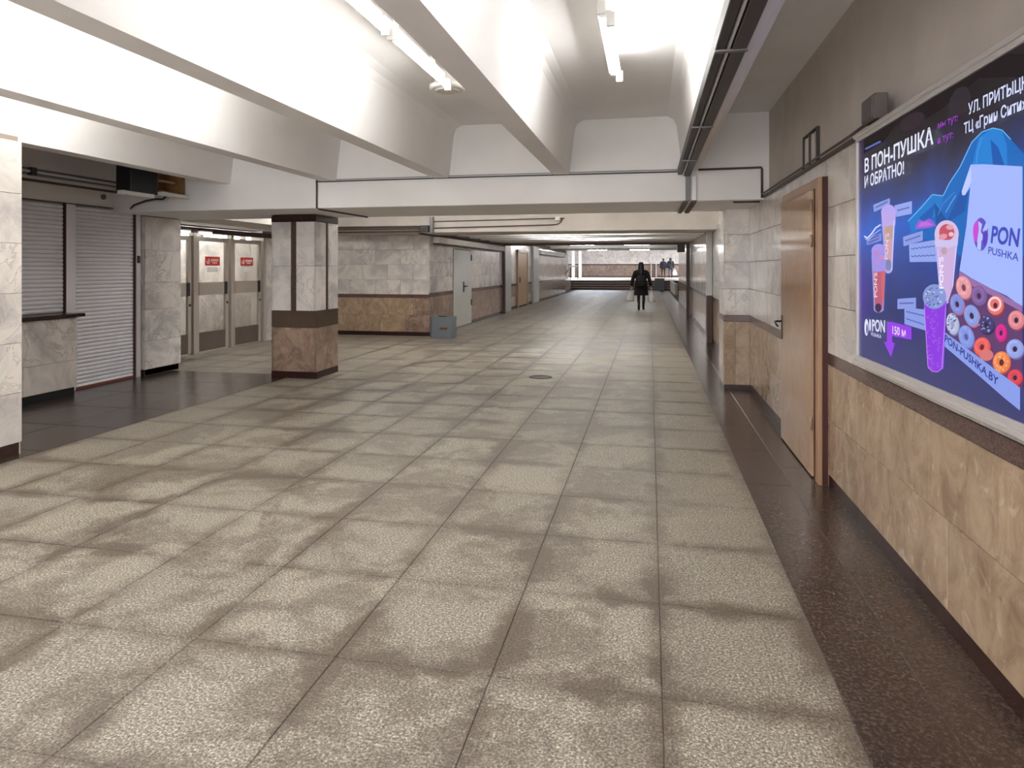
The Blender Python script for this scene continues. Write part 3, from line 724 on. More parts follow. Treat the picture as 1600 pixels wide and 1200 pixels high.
line([(1351, 369), (1356, 372), (1362, 366), (1369, 356), (1377, 351)], 2.0, (220, 224, 255)); line([(1352, 373), (1358, 375), (1366, 366), (1377, 358)], 1.1, (186, 196, 250))
# rear left cup
def cup(top, bot, body, glass, lid):
    (tl, tr, ty), (bl, br, by) = top, bot
    poly([(tl, ty), (tr, ty), (br, by - 3), ((bl * .3 + br * .7), by), ((bl * .7 + br * .3), by + .5), (bl, by - 3)], glass)
    w = (tr - tl) * 0.08
    poly([(tl + w, ty + 2), (tr - w, ty + 2), (br - w, by - 5), (bl + w, by - 5)], body)
cup((1377.5, 1400.5, 330), (1384, 1394.5, 427), (208, 160, 176), (170, 170, 232), None)
ell(1389.3, 332, 11.8, 12.5, (182, 166, 240)); poly([(1378, 332), (1400.8, 330), (1400, 352), (1379, 355)], (186, 168, 236))
poly([(1384, 354), (1397, 352), (1396, 372), (1384, 376)], (190, 158, 150)); ell(1389, 414, 5, 9, (128, 132, 180))
line([(1397.8, 345), (1394.5, 422)], 1.6, (206, 206, 248))
# front left cup
cup((1362.6, 1385.8, 400), (1366.5, 1381.5, 488), (186, 92, 118), (158, 150, 220), None)
ell(1374.3, 392, 11.8, 11, (166, 150, 232)); poly([(1362.5, 392), (1386, 390), (1384.8, 424), (1366, 425)], (160, 146, 230))
ell(1371, 396, 4, 3, (196, 130, 196)); ell(1379, 402, 4, 3, (206, 140, 190)); ell(1372, 408, 3, 4, (190, 140, 210))
poly([(1378, 424), (1384.5, 423), (1382.5, 470), (1379, 470)], (208, 104, 112)); ell(1373.5, 481, 5, 7, (62, 46, 82))
# tall middle cup
cup((1461.5, 1499.5, 365), (1470.5, 1488, 474), (206, 176, 222), (186, 176, 236), None)
ell(1480.8, 366, 19, 22, (216, 190, 226)); ell(1481, 363, 12, 13, (196, 84, 104)); ell(1475, 370, 7, 4.5, (226, 150, 170), tilt=-20); ell(1486, 355, 6, 4, (224, 160, 176)); ell(1488, 366, 4, 3.4, (232, 196, 210))
poly([(1462, 376), (1499, 374), (1498, 384), (1463, 386)], (204, 196, 240)); ell(1477, 392, 4.5, 6, (188, 160, 170))
line([(1467, 388), (1472, 450)], 1.2, (214, 204, 246)); line([(1495.5, 386), (1490, 455)], 1.2, (226, 214, 248))
# doughnut box
poly([(1519, 257), (1540, 256.5), (1574, 258.5), (1600, 260), (1600, 480), (1575, 462), (1553, 452), (1520, 434.7), (1501, 423), (1506, 392), (1512, 353), (1518, 292), (1510, 305), (1505.5, 305), (1504.5, 299)], (164, 184, 252))
poly([(1504.5, 299), (1519, 257), (1519.5, 284), (1509, 305), (1505.5, 305)], (190, 204, 255))
poly([(1501, 424), (1520, 435), (1553, 452), (1575, 462), (1600, 480), (1600, 610), (1575, 590), (1530, 556), (1481, 522), (1484, 470), (1494, 438)], (96, 62, 112))
poly([(1501, 424), (1520, 435), (1553, 452), (1600, 478), (1600, 488), (1553, 462), (1515, 444), (1500, 438)], (150, 110, 170))
def donut(cx, cy, rx, ry, rgb, rgb2, hole=(56, 34, 66), tilt=0, sp=None):
    ell(cx + 1.5, cy + 2.5, rx, ry, rgb2, tilt=tilt); ell(cx, cy, rx, ry, rgb, tilt=tilt)
    ell(cx - rx * .1, cy - ry * .1, rx * .8, ry * .8, tuple(min(255, int(c * 1.12) + 6) for c in rgb), tilt=tilt, hole=0.62, n=18)
    ell(cx, cy + 0.5, rx * .26, ry * .3, hole, tilt=tilt)
    if sp:
        rg = random.Random(int(cx))
        for _ in range(16):
            a = rg.uniform(0, 6.28); q = rg.uniform(.35, .9)
            ell(cx + rx * q * math.cos(a), cy + ry * q * math.sin(a), 1.0, 1.3, sp, n=6, tilt=rg.uniform(0, 90))
donut(1508, 449, 12, 18, (220, 152, 158), (170, 96, 110), (120, 66, 90), -12)
donut(1532, 462, 12.5, 16, (124, 92, 150), (88, 60, 112), (66, 40, 84), -10)
donut(1558, 477, 13, 15, (226, 116, 118), (168, 52, 62), (92, 30, 44), 0)
ell(1557, 475, 10.5, 11.5, (246, 214, 214), hole=0.72)
donut(1498, 475, 11, 16, (128, 136, 206), (176, 96, 134), tilt=-12)
donut(1521, 493, 12, 17, (136, 152, 218), (204, 104, 128), tilt=-14)
donut(1544, 507, 12, 14, (66, 62, 112), (44, 36, 74), tilt=-10, sp=(168, 170, 226))
donut(1568, 520, 9, 14, (204, 44, 136), (150, 26, 96), tilt=0)
donut(1592, 500, 13, 15, (214, 132, 140), (150, 70, 84)); donut(1590, 545, 14, 15, (146, 160, 222), (110, 100, 170))
donut(1492, 506, 10, 17, (176, 184, 218), (120, 120, 160), (150, 156, 196), -8, sp=(72, 70, 112))
donut(1514, 526, 12, 18, (132, 148, 220), (104, 108, 178), (84, 96, 170), -12)
donut(1539, 542, 13, 15, (222, 96, 92), (168, 52, 60), (110, 34, 48), 10)
ell(1546, 555, 11, 9, (214, 120, 120)); 
donut(1570, 566, 14, 17, (230, 128, 84), (176, 70, 56), (96, 34, 40), 0, sp=(246, 214, 120)); donut(1592, 590, 12, 13, (206, 70, 84), (150, 40, 56))
# box front with the printed address
poly([(1481, 519), (1507, 538), (1540, 562), (1575, 588), (1600, 606), (1600, 642), (1575, 622), (1530, 583), (1479, 540)], (138, 158, 234))
# purple drink in front
cup((1448, 1484, 470), (1454, 1479, 579), (142, 62, 226), (150, 96, 226), None)
poly([(1449, 478), (1483, 478), (1477, 576), (1470, 581), (1461, 580), (1455, 572)], (140, 58, 224))
for i in range(24):
    rg = random.Random(i + 40); yq = 484 + i * 3.9; xq = 1453 + rg.uniform(3, 22) - (yq - 484) * 0.02
    ell(xq, yq, rg.uniform(2.2, 4.4), rg.uniform(2.2, 4.0), (186, 108, 236), a0=rg.uniform(0, 180), a1=rg.uniform(200, 330), n=8, hole=0.72)
line([(1449.5, 480), (1455, 572), (1461, 580), (1470, 581.5), (1477, 576), (1483.3, 480)], 1.1, (196, 140, 244))
ell(1465.5, 463.5, 18.6, 19.5, (134, 152, 214))
for i in range(34):
    rg = random.Random(i + 5); a = rg.uniform(0, 6.28); q = math.sqrt(rg.uniform(0, 1)) * 15
    ell(1465.5 + q * math.cos(a), 463.5 + q * math.sin(a), rg.uniform(1.2, 2.8), rg.uniform(.8, 1.3), (92, 96, 158) if i % 3 else (196, 206, 240), n=7, tilt=rg.uniform(0, 180))
# round emblem: a head in profile made of white strokes on violet and pink
ell(1540, 366, 11.6, 26, (96, 82, 200)); ell(1534, 362, 6.5, 17, (206, 72, 214)); poly([(1536, 345), (1542, 350), (1540, 362), (1546, 372), (1541, 376), (1540, 392), (1534, 388), (1535, 372), (1537, 358)], (178, 196, 252))
poly([(1549, 346), (1551, 356), (1546, 366), (1543, 360)], (176, 190, 250)); ell(1547, 372, 4, 12, (92, 62, 190))
# small white emblem by the arrow
ell(1358.6, 511.5, 3.2, 13.2, (226, 228, 255)); ell(1359.5, 514, 1.2, 8, (70, 66, 130)); ell(1364.3, 508, 1.5, 9.5, (226, 228, 255))
# purple arrow with its distance plate
poly([(1391.5, 503), (1399, 503), (1430, 511), (1430, 531), (1399.5, 525), (1399.5, 535), (1404, 536.5), (1397.5, 558), (1386, 533.5), (1391, 535)], (150, 66, 232))
# little line over the headline
line([(1357, 233), (1381, 221)], 2.6, (110, 136, 220)); 
line([(1357.5, 233.4), (1380.5, 221.6)], 0.9, (40, 44, 96))
mats = [m for _, m in sorted(ART.values(), key=lambda q: q[0])]
put('printed_artwork', artm.mesh('printed_artwork', mats), bb)

def text_mesh(s, bold=0.0):
    cu = bpy.data.curves.new('t', 'FONT'); cu.body = s; cu.size = 1; cu.offset = bold; cu.resolution_u = 3
    o = bpy.data.objects.new('t', cu); C.objects.link(o)
    dg = bpy.context.evaluated_depsgraph_get(); me = bpy.data.meshes.new_from_object(o.evaluated_get(dg))
    bpy.data.objects.remove(o); bpy.data.curves.remove(cu)
    return me
letters = []
def art_text(s, p0, p1, up, rgb, bold=0.012, fit=None, base=True):
    """baseline from p0 to p1 (measured points), cap height reaching the point `up` above p0"""
    me = text_mesh(s, bold); vs = [v.co.copy() for v in me.vertices]
    ref = vs if fit is None else [v.co.copy() for v in text_mesh(fit, bold).vertices]
    capm = text_mesh('Н', bold); cap = max(v.co.y for v in capm.vertices)
    x0 = min(v.x for v in ref); w = max(v.x for v in ref) - x0
    a, b, c = film(*p0), film(*p1), film(*up); x = SX - 0.0004 - 0.00006 * (LAY[0] + 6)
    out = []
    for v in vs:
        s_, t_ = (v.x - x0) / w, v.y / cap
        out.append((x, clampy(a[0] + (b[0] - a[0]) * s_ + (c[0] - a[0]) * t_), a[1] + (b[1] - a[1]) * s_ + (c[1] - a[1]) * t_))
    me2 = bpy.data.meshes.new('lettering'); me2.from_pydata(out, [], [tuple(p.vertices) for p in me.polygons])
    key = 'ink_%02x%02x%02x' % rgb
    m = bpy.data.materials.get(key) or mat_emit(key, rgb); me2.materials.append(m); me2.update()
    put('lettering', me2, bb)
WHT = (214, 222, 255)
art_text('В ПОН-ПУШКА', (1356, 269.5), (1465, 224), (1356, 248), (232, 236, 255), 0.022)
art_text('И ОБРАТНО!', (1355.8, 293.5), (1418.5, 271), (1355.8, 275.5), (228, 232, 255), 0.022)
art_text('мы тут:', (1472, 201), (1504, 188), (1472, 190), (150, 62, 190), 0.012)
art_text('и тут:', (1471.5, 225), (1497, 214.5), (1471.5, 213.5), (150, 62, 190), 0.012)
art_text('УЛ. ПРИТЫЦКОГО', (1520.5, 179), (1580, 152), (1520.5, 161), WHT, 0.018, fit='УЛ. ПРИТ')
art_text('ТЦ «Грин Сити»', (1513.5, 209), (1567, 187), (1513.5, 192), WHT, 0.018, fit='ТЦ «Грин')
art_text('PON', (1367.8, 517), (1388.2, 519.5), (1367.8, 498), (226, 228, 255), 0.02)
art_text('PUSHKA', (1366.5, 524.5), (1382.3, 529), (1366.5, 518.8), (206, 208, 245), 0.02)
art_text('150 м', (1400, 521.5), (1421, 526.5), (1400, 508.5), (246, 214, 244), 0.018)
art_text('PON-PUSHKA.BY', (1483, 533), (1567.5, 603.5), (1484, 521.5), (44, 52, 140), 0.02)
art_text('PON', (1556, 378.5), (1600, 385), (1559, 351), (66, 74, 190), 0.03)
art_text('PUSHKA', (1552, 396), (1600, 408), (1553, 384.5), (66, 74, 190), 0.012)
art_text("PON'S", (1375.8, 464.5), (1375.6, 425.5), (1370.6, 464.5), (240, 214, 226), 0.02)
art_text("PON'S", (1481.0, 451), (1480.8, 401), (1474, 451), (246, 236, 255), 0.02)
art_text("PON'S", (1392.6, 405), (1394.6, 364), (1387, 405), (226, 214, 236), 0.012)

# ================================================================== THINGS ON THE RIGHT WALL
# wooden door
dr = thing('door_1', (1.2, 5.6, 0), 'tan laminate door with black lever handle beside the backlit billboard', 'door', None, 'structure')
put('door_leaf', MB().box(1.135, 1.19, 5.12, 6.26, 0.01, 2.06, ch=0.003).mesh('door_leaf', M['doorwood']), dr)
put('door_jamb', MB().box(1.14, 1.26, 4.945, 5.035, 0.0, 2.13, ch=0.004).mesh('door_jamb', M['framewood']), dr)
put('door_head', MB().box(1.15, 1.26, 5.035, 6.27, 2.065, 2.135, ch=0.004).mesh('door_head', M['framewood']), dr)
parts('seal', MB().box(1.15, 1.2, 5.035, 5.12, 0.0, 2.065).box(1.165, 1.2, 4.935, 4.945, 0, 2.13).box(1.168, 1.2, 6.26, 6.28, 0, 2.1), M['gap'], dr)
h = put('handle', MB().box(1.128, 1.135, 6.19, 6.225, 0.88, 1.09, ch=0.002).mesh('handle', M['black']), dr)
put('lever', MB().tube([(1.13, 6.21, 1.035), (1.085, 6.21, 1.035), (1.072, 6.2, 1.03), (1.072, 6.13, 1.015), (1.08, 6.10, 1.0)], 0.008).mesh('lever', M['black']), h)
for z in (0.35, 1.65, 1.9):
    put('hinge', MB().tube([(1.128, 5.10, z), (1.128, 5.10, z + 0.09)], 0.009).mesh('hinge', M['framewood']), dr)
# push-button plate
t = thing('button_plate', (1.2, 6.4, 0.6), 'small steel plate with two round buttons low beside the tan door', 'switch plate')
put('plate', MB().box(1.186, 1.2, 6.33, 6.46, 0.50, 0.74, ch=0.002).mesh('plate', M['brass']), t)
for z in (0.67, 0.60):
    put('button', MB().tube([(1.178, 6.395, z), (1.19, 6.395, z)], 0.014).mesh('button', M['frame_metal']), t)
# vent
t = thing('vent_grille', (1.25, 5.35, 2.3), 'small recessed vent with upright slats above the tan door', 'vent')
parts('frame', MB().box(1.225, 1.255, 5.37, 5.39, 2.30, 2.55).box(1.225, 1.255, 5.82, 5.84, 2.30, 2.55).box(1.225, 1.255, 5.37, 5.84, 2.55, 2.565).box(1.225, 1.255, 5.59, 5.62, 2.3, 2.55), M['trunk_dark'], t)
put('backing', MB().box(1.245, 1.2501, 5.38, 5.83, 2.30, 2.55).mesh('backing', M['gap']), t)
for j in range(4):
    y = 5.415 + j * 0.105
    put('slat', MB().box(1.232, 1.243, y, y + 0.06, 2.305, 2.54).mesh('slat', M['paint_old']), t)
# loudspeaker
t = thing('loudspeaker', (1.2, 3.8, 2.3), 'grey box loudspeaker on the wall over the billboard corner', 'loudspeaker')
put('shell', MB().box(1.125, 1.195, 3.73, 3.93, 2.268, 2.40, ch=0.006).mesh('shell', M['speaker']), t)
put('front_grille', MB().box(1.119, 1.126, 3.745, 3.915, 2.28, 2.39, ch=0.002).mesh('front_grille', M['trunk']), t)
put('bracket', MB().tube([(1.16, 3.83, 2.27), (1.165, 3.84, 2.25), (1.20, 3.9, 2.245)], 0.012).mesh('bracket', M['black']), t)
pipe('cable', [(1.17, 7.5, 2.287), (1.17, 5.6, 2.287), (1.17, 4.3, 2.287), (1.16, 3.96, 2.287)], 0.009, 'pipe', 'dark cable on the crown ledge running to the loudspeaker', 'cable')

# ================================================================== KIOSK SIDE
KX = -6.94
def shutter(name_label, y0, y1, z0, z1, nslat):
    r = thing('roller_shutter', (KX, (y0 + y1) / 2, z0), name_label, 'roller shutter')
    p = (z1 - z0) / nslat
    me = MB()
    prof = [(0.0, 0.0), (0.010, 0.15 * p), (0.013, 0.45 * p), (0.010, 0.78 * p), (0.001, 0.95 * p)]
    vs = [(x, y, z) for (x, z) in prof for y in (0, y1 - y0)]
    me.add(vs, [(2 * i, 2 * i + 1, 2 * i + 3, 2 * i + 2) for i in range(4)], 0, True)
    mm = me.mesh('slat', M['shutter'])
    for i in range(nslat):
        put('slat', mm, r, (KX, y0, z0 + i * p))
    put('backing', MB().box(KX - 0.01, KX - 0.001, y0, y1, z0, z1).mesh('backing', M['trunk']), r)
    return r
shutter('narrow closed white roller shutter above the dark counter top', 4.6, 6.81, 0.97, 2.27, 26)
sh = shutter('wide closed white roller shutter reaching down to the floor', 6.98, 7.93, 0.015, 2.27, 46)
put('bottom_bar', MB().box(KX, KX + 0.02, 6.98, 7.93, 0.0, 0.03).mesh('bottom_bar', M['rust']), sh)
t = thing('shutter_post', (KX, 6.88, 0), 'flat light grey post between the two roller shutters', 'post')
put('post', MB().box(KX - 0.02, KX + 0.03, 6.835, 6.975, 0, 2.29, ch=0.003).mesh('post', M['shutter']), t)
put('guide', MB().box(KX, KX + 0.035, 6.81, 6.832, 0.95, 2.28).mesh('guide', M['gap']), t)
t = thing('shutter_post', (KX, 7.97, 0), 'narrow white guide rail beside the wide roller shutter', 'post')
put('post', MB().box(KX - 0.02, KX + 0.045, 7.955, 8.03, 0, 2.29, ch=0.003).mesh('post', M['shutter_white']), t)
put('guide', MB().box(KX, KX + 0.03, 7.93, 7.953, 0, 2.28).mesh('guide', M['gap']), t)
put('lock_box', MB().box(KX + 0.045, KX + 0.07, 7.96, 7.99, 1.57, 1.67).mesh('lock_box', M['black']), t)
t = thing('kiosk_counter', (-6.78, 5.7, 0), 'marble kiosk counter with dark overhanging top under the narrow shutter', 'counter')
put('counter_core', MB().box(-6.93, -6.66, 4.6, 6.70, 0.10, 0.92).mesh('counter_core', M['joint_light']), t)
course(t, 'marble_tile', '+x', -6.64, 4.62, 6.72, 0.10, 0.42, 1.4, 'marble')
course(t, 'marble_tile', '+x', -6.64, 4.62, 6.72, 0.42, 0.92, 1.4, 'marble', off=0.7)
put('marble_end', MB().box(-6.93, -6.645, 6.70, 6.72, 0.1, 0.92).mesh('marble_end', M['marble_grey']), t)
put('counter_top', MB().box(-6.93, -6.60, 4.6, 6.80, 0.925, 0.965, ch=0.004).mesh('counter_top', M['plinth']), t)
put('toe_kick', MB().box(-6.93, -6.66, 4.6, 6.70, 0.0, 0.10).mesh('toe_kick', M['black']), t)
t = thing('lamp_batten', (-6.3, 6.35, 2.5), 'unlit fluorescent batten with pipes under the dark kiosk ceiling', 'lamp')
put('lamp_body', MB().box(-6.34, -6.27, 5.3, 6.97, 2.47, 2.54, ch=0.006).mesh('lamp_body', M['trunk']), t)
put('tube', MB().tube([(-6.25, 5.35, 2.50), (-6.25, 6.95, 2.50)], 0.014).mesh('tube', M['shutter_white']), t)
put('pipe_run', MB().tube([(-6.4, 4.6, 2.43), (-6.4, 7.1, 2.43)], 0.015).mesh('pipe_run', M['pipe']), t)
put('lamp_socket', MB().box(-6.28, -6.22, 5.74, 5.80, 2.46, 2.54).mesh('lamp_socket', M['trunk_dark']), t)
t = thing('equipment_box', (-6, 6.75, 2.37), 'black metal box hanging above the kiosk shutters', 'box')
put('box_shell', MB().box(-6.0, -5.8, 6.60, 7.03, 2.38, 2.80, ch=0.006).mesh('box_shell', M['black']), t)
put('hanger', MB().box(-5.92, -5.88, 6.7, 6.74, 2.8, 3.17).mesh('hanger', M['trunk_dark']), t)
t = thing('wooden_box', (-6, 7.3, 2.42), 'open plywood box with a batten hanging beside the black box', 'box')
put('box_shell', MB().box(-6.1, -5.82, 7.04, 7.53, 2.43, 2.45).box(-6.1, -5.82, 7.04, 7.06, 2.43, 2.8).box(-6.1, -5.82, 7.51, 7.53, 2.43, 2.8).box(-6.1, -6.08, 7.04, 7.53, 2.43, 2.8).mesh('box_shell', M['ply']), t)
put('batten', MB().box(-5.86, -5.82, 7.05, 7.35, 2.55, 2.575).mesh('batten', M['framewood']), t)
put('hanger', MB().box(-6.1, -6.06, 7.2, 7.24, 2.8, 3.17).mesh('hanger', M['ply']), t)
for (a, b, z, lb) in ((6.44, 6.92, 2.345, 'short white tray fixed under the black box'), (7.06, 7.54, 2.395, 'short white tray fixed under the plywood box')):
    t = thing('cable_tray', (-5.8, a, z), lb, 'cable tray')
    put('tray', MB().box(-5.84, -5.75, a, b, z - 0.015, z + 0.03, ch=0.006).mesh('tray', M['lampwhite']), t)
pipe('cable', [(-5.85, 7.25, 2.40), (-5.95, 7.3, 2.36), (-6.1, 7.35, 2.37), (-6.3, 7.42, 2.36), (-6.5, 7.45, 2.31), (-6.7, 7.6, 2.27), (-6.9, 7.7, 2.28)], 0.013, 'black', 'loose black cable sagging from the boxes to the shutter head', 'cable')
put('trim_2', MB().box(-6.92, -6.9, 4.6, 7.95, 2.28, 2.29).mesh('trim_2', M['trunk_dark']))['kind'] = 'structure'
t = thing('wall_fitting', (-6.9, 7.4, 2.42), 'small oval dark fitting on the fascia above the shutters', 'fitting')
put('cover', MB().tube([(-6.925, 7.40, 2.42), (-6.90, 7.40, 2.42)], 0.035, seg=16).mesh('cover', M['trunk']), t)

# glass doors
GX = -7.8
def glass_door(y0, y1, label, sticker):
    r = thing('door_4', (GX, (y0 + y1) / 2, 0), label, 'door', None, 'structure')
    a, b = y0 + 0.06, y1 - 0.05
    put('stile', MB().box(GX - 0.02, GX + 0.03, a, a + 0.09, 0.02, 2.06, ch=0.004).mesh('stile', M['alu']), r)
    put('stile', MB().box(GX - 0.02, GX + 0.03, b - 0.09, b, 0.02, 2.06, ch=0.004).mesh('stile', M['alu']), r)
    put('rail', MB().box(GX - 0.02, GX + 0.03, a + 0.09, b - 0.09, 1.98, 2.06, ch=0.004).mesh('rail', M['alu']), r)
    put('push_bar', MB().box(GX - 0.02, GX + 0.05, a + 0.07, b - 0.07, 1.02, 1.25, ch=0.006).mesh('push_bar', M['alu']), r)
    put('kick_plate', MB().box(GX - 0.02, GX + 0.025, a + 0.09, b - 0.09, 0.03, 0.36, ch=0.004).mesh('kick_plate', M['kick']), r)
    put('glass_pane', MB().box(GX, GX + 0.006, a + 0.09, b - 0.09, 1.25, 1.98).mesh('glass_pane', M['glass']), r)
    put('glass_pane', MB().box(GX, GX + 0.006, a + 0.09, b - 0.09, 0.36, 1.02).mesh('glass_pane', M['glass']), r)
    put('handle', MB().box(GX + 0.05, GX + 0.056, b - 0.16, b - 0.07, 1.02, 1.25).mesh('handle', M['black']), r)
    put('lock', MB().tube([(GX + 0.03, b - 0.05, 0.86), (GX + 0.042, b - 0.05, 0.86)], 0.022, seg=12).mesh('lock', M['black']), r)
    if sticker:
        sy = (a + b) / 2 + 0.02
        s = put('sticker', MB().box(GX + 0.008, GX + 0.011, sy - 0.21, sy + 0.21, 1.545, 1.71).mesh('sticker', M['red']), r)
        q = MB()
        for i in range(12):
            a1, a2 = 2 * math.pi * i / 12, 2 * math.pi * (i + 1) / 12
            if i in (3, 4): continue
            P = lambda an, rr: (GX + 0.0125, sy - 0.13 + rr * math.cos(an), 1.625 + rr * math.sin(an))
            q.add([P(a1, .05), P(a2, .05), P(a2, .034), P(a1, .034)], [(0, 1, 2, 3)])
        q.add([(GX + 0.0126, sy - 0.15, 1.585), (GX + 0.0126, sy - 0.135, 1.585), (GX + 0.0126, sy - 0.10, 1.655), (GX + 0.0126, sy - 0.115, 1.66)], [(0, 1, 2, 3)])
        for (u0, u1, z, hh) in ((-0.05, 0.18, 1.645, 0.022), (-0.01, 0.14, 1.597, 0.012)):
            n_ = int((u1 - u0) / 0.028)
            for j in range(n_):
                uu = u0 + j * 0.028
                q.add([(GX + 0.0125, sy + uu, z - hh), (GX + 0.0125, sy + uu + 0.020, z - hh), (GX + 0.0125, sy + uu + 0.020, z + hh), (GX + 0.0125, sy + uu, z + hh)], [(0, 1, 2, 3)])
        put('print', q.mesh('print', M['white']), s)
        put('notice', MB().box(GX + 0.008, GX + 0.010, sy - 0.16, sy + 0.14, 1.43, 1.52).mesh('notice', M['white']), r)
    return r
glass_door(9.22, 10.28, 'glass door half hidden behind the plain marble pillar', False)
glass_door(10.28, 11.32, 'middle glass door with a red sticker, next to the plain marble pillar', True)
glass_door(11.32, 12.40, 'glass door with a red sticker beside the free-standing pillar', True)
for y, wh in ((9.24, 'hidden behind the plain marble pillar'), (10.28, 'between the half hidden door and the middle door'), (11.34, 'between the two doors with red stickers'), (12.42, 'closing the row next to the free-standing pillar')):
    t = tag(put('door_post', MB().box(GX - 0.03, GX + 0.07, y - 0.045, y + 0.045, 0, 2.12, ch=0.005).mesh('door_post', M['alu'])), 'upright metal mullion of the glass doors, ' + wh, 'post', 'mullions of the glass doors')
struct('trim_3', MB().box(GX - 0.04, GX + 0.09, 8.8, 14.05, 2.12, 2.21, ch=0.005), M['rustframe'])
struct('wall_glass', MB().box(GX - 0.03, GX + 0.03, 12.47, 14.05, 0, 2.12).box(GX - 0.03, GX + 0.03, 8.0, 9.19, 0, 2.12), M['marble_grey'])
# vestibule behind the glass: pale marble wall and its own lamps
struct('wall_vestibule', MB().box(-9.6, -9.4, 7.5, 15, 0, 2.6).box(-10.6, -8.1, 7.3, 7.5, 0, 2.6).box(-10.6, -8.1, 15, 15.2, 0, 2.6).box(-10.6, -7.9, 7.5, 15, 2.26, 2.4), M['marble'])
for y, w in ((9.2, 'half hidden glass door'), (10.8, 'middle glass door'), (13.6, 'wall past the last mullion')):
    lamp(-8.6, y, 2.12, 'lit lamp in the vestibule behind the ' + w, 'lit vestibule lamps')
lamp(-8.6, 12.2, 2.12, 'lit lamp in the vestibule behind the last glass door', 'lit vestibule lamps')
for (y, lb) in ((9.85, 'bright oval lamp over the glass doors, close to the plain marble pillar'), (10.42, 'bright oval lamp over the middle glass door')):
    t = thing('oval_lamp', (GX + 0.13, y, 2.1), lb, 'lamp')
    k_ = 'glow'
    if k_ not in M: M[k_] = mat_emit('lit_diffuser', (255, 255, 250), 3.0)
    put('diffuser', MB().lathe((GX + 0.16, y, 2.085), [(0.05, 0.0), (0.09, 0.015), (0.10, 0.03), (0.09, 0.045)], seg=20, sx=0.7, sy=1.7).mesh('diffuser', M['glow']), t)
    put('lamp_base', MB().box(GX + 0.09, GX + 0.22, y - 0.12, y + 0.12, 2.13, 2.15).mesh('lamp_base', M['lampwhite']), t)

# grey door in the middle block and the far wooden door
t = thing('door_2', (-4.75, 16.7, 0), 'plain light grey door with black handle in the marble block', 'door', None, 'structure')
put('door_leaf', MB().box(-4.77, -4.735, D0 + 0.03, D1 - 0.03, 0.02, 1.96, ch=0.004).mesh('door_leaf', M['greydoor']), t)
parts('door_frame', MB().box(-4.78, -4.75, D0, D0 + 0.03, 0, 2.0).box(-4.78, -4.75, D1 - 0.03, D1, 0, 2.0).box(-4.78, -4.75, D0, D1, 1.965, 2.0), M['trunk'], t)
hh = put('handle', MB().box(-4.735, -4.725, 16.72, 16.80, 0.88, 1.15).mesh('handle', M['black']), t)
put('lever', MB().tube([(-4.72, 16.76, 1.03), (-4.68, 16.76, 1.03), (-4.68, 16.98, 1.03)], 0.015).mesh('lever', M['black']), hh)
for z in (1.70, 0.5):
    put('hinge', MB().box(-4.735, -4.715, 17.5, 17.56, z, z + 0.16).mesh('hinge', M['black']), t)
t = thing('door_3', (-4.9, 26, 0), 'yellowish wooden door in the far wall between two grey pillars', 'door', None, 'structure')
put('door_leaf', MB().box(-4.95, -4.91, 25.05, 26.95, 0.05, 2.1, ch=0.01).mesh('door_leaf', M['fardoor']), t)
parts('door_frame', MB().box(-4.95, -4.89, 24.9, 25.05, 0.0, 2.2).box(-4.95, -4.89, 26.95, 27.1, 0.0, 2.2).box(-4.95, -4.89, 24.9, 27.1, 2.1, 2.2), M['framewood'], t)
put('handle', MB().box(-4.91, -4.88, 25.3, 25.4, 0.95, 1.15).mesh('handle', M['black']), t)

# grey storage box in front of the marble block
t = thing('storage_box', (-4.4, 14.1, 0), 'blue-grey plastic box with brown handle standing at the marble block corner', 'box')
bx = MB()
prof = [(-4.66, 13.84), (-4.60, 13.76), (-4.16, 13.72), (-4.12, 13.76), (-4.12, 14.02), (-4.66, 14.02)]
def extrude(mb, prof, z0, z1, s=1.0, cx=-4.39, cy=13.88):
    n = len(prof); vs = [(x, y, z0) for x, y in prof] + [((x - cx) * s + cx, (y - cy) * s + cy, z1) for x, y in prof]
    mb.add(vs, [(i, (i + 1) % n, n + (i + 1) % n, n + i) for i in range(n)] + [tuple(range(n))[::-1], tuple(range(n, 2 * n))])
extrude(bx, prof, 0.0, 0.38); put('body', bx.mesh('body', M['binblue']), t)
lid = MB(); extrude(lid, [((x + 4.39) * 1.04 - 4.39, (y - 13.88) * 1.04 + 13.88) for x, y in prof], 0.38, 0.45, 0.97); put('lid', lid.mesh('lid', M['binblue']), t)
put('handle', MB().box(-4.40, -4.24, 13.70, 13.735, 0.19, 0.23, ch=0.008).mesh('handle', M['rust']), t)
put('lid_grip', MB().box(-4.46, -4.28, 13.80, 13.84, 0.45, 0.47, ch=0.006).mesh('lid_grip', M['black']), t)

# floor hatch covers, far loudspeaker, handrail
t = thing('floor_hatch', (-1.47, 9.1, 0), 'small round iron cover set in the granite floor', 'hatch cover')
put('cover', MB().lathe((-1.47, 9.1, 0.0), [(0.16, 0.0), (0.16, 0.004), (0.13, 0.005), (0.125, 0.003), (0.05, 0.003)], seg=24).mesh('cover', M['iron']), t)
t = thing('hanging_speaker', (1.1, 22.5, 2.1), 'brown box hanging at the top of the far gate frame', 'box')
put('box_shell', MB().box(0.88, 1.12, 22.3, 22.7, 2.02, 2.34, ch=0.01).mesh('box_shell', M['speaker']), t)
put('bracket', MB().box(1.0, 1.03, 22.45, 22.5, 2.3, 2.78).mesh('bracket', M['pipe']), t)
t = thing('handrail', (-5.3, 44, 0), 'dark handrail rising with the far steps by the corner', 'handrail')
put('rail', MB().tube([(-5.35, 42.4, 0.85), (-5.35, 42.6, 0.97), (-5.35, 45.9, 1.62), (-5.35, 51, 1.66), (-5.35, 51.2, 1.6)], 0.045).mesh('rail', M['rustframe']), t)
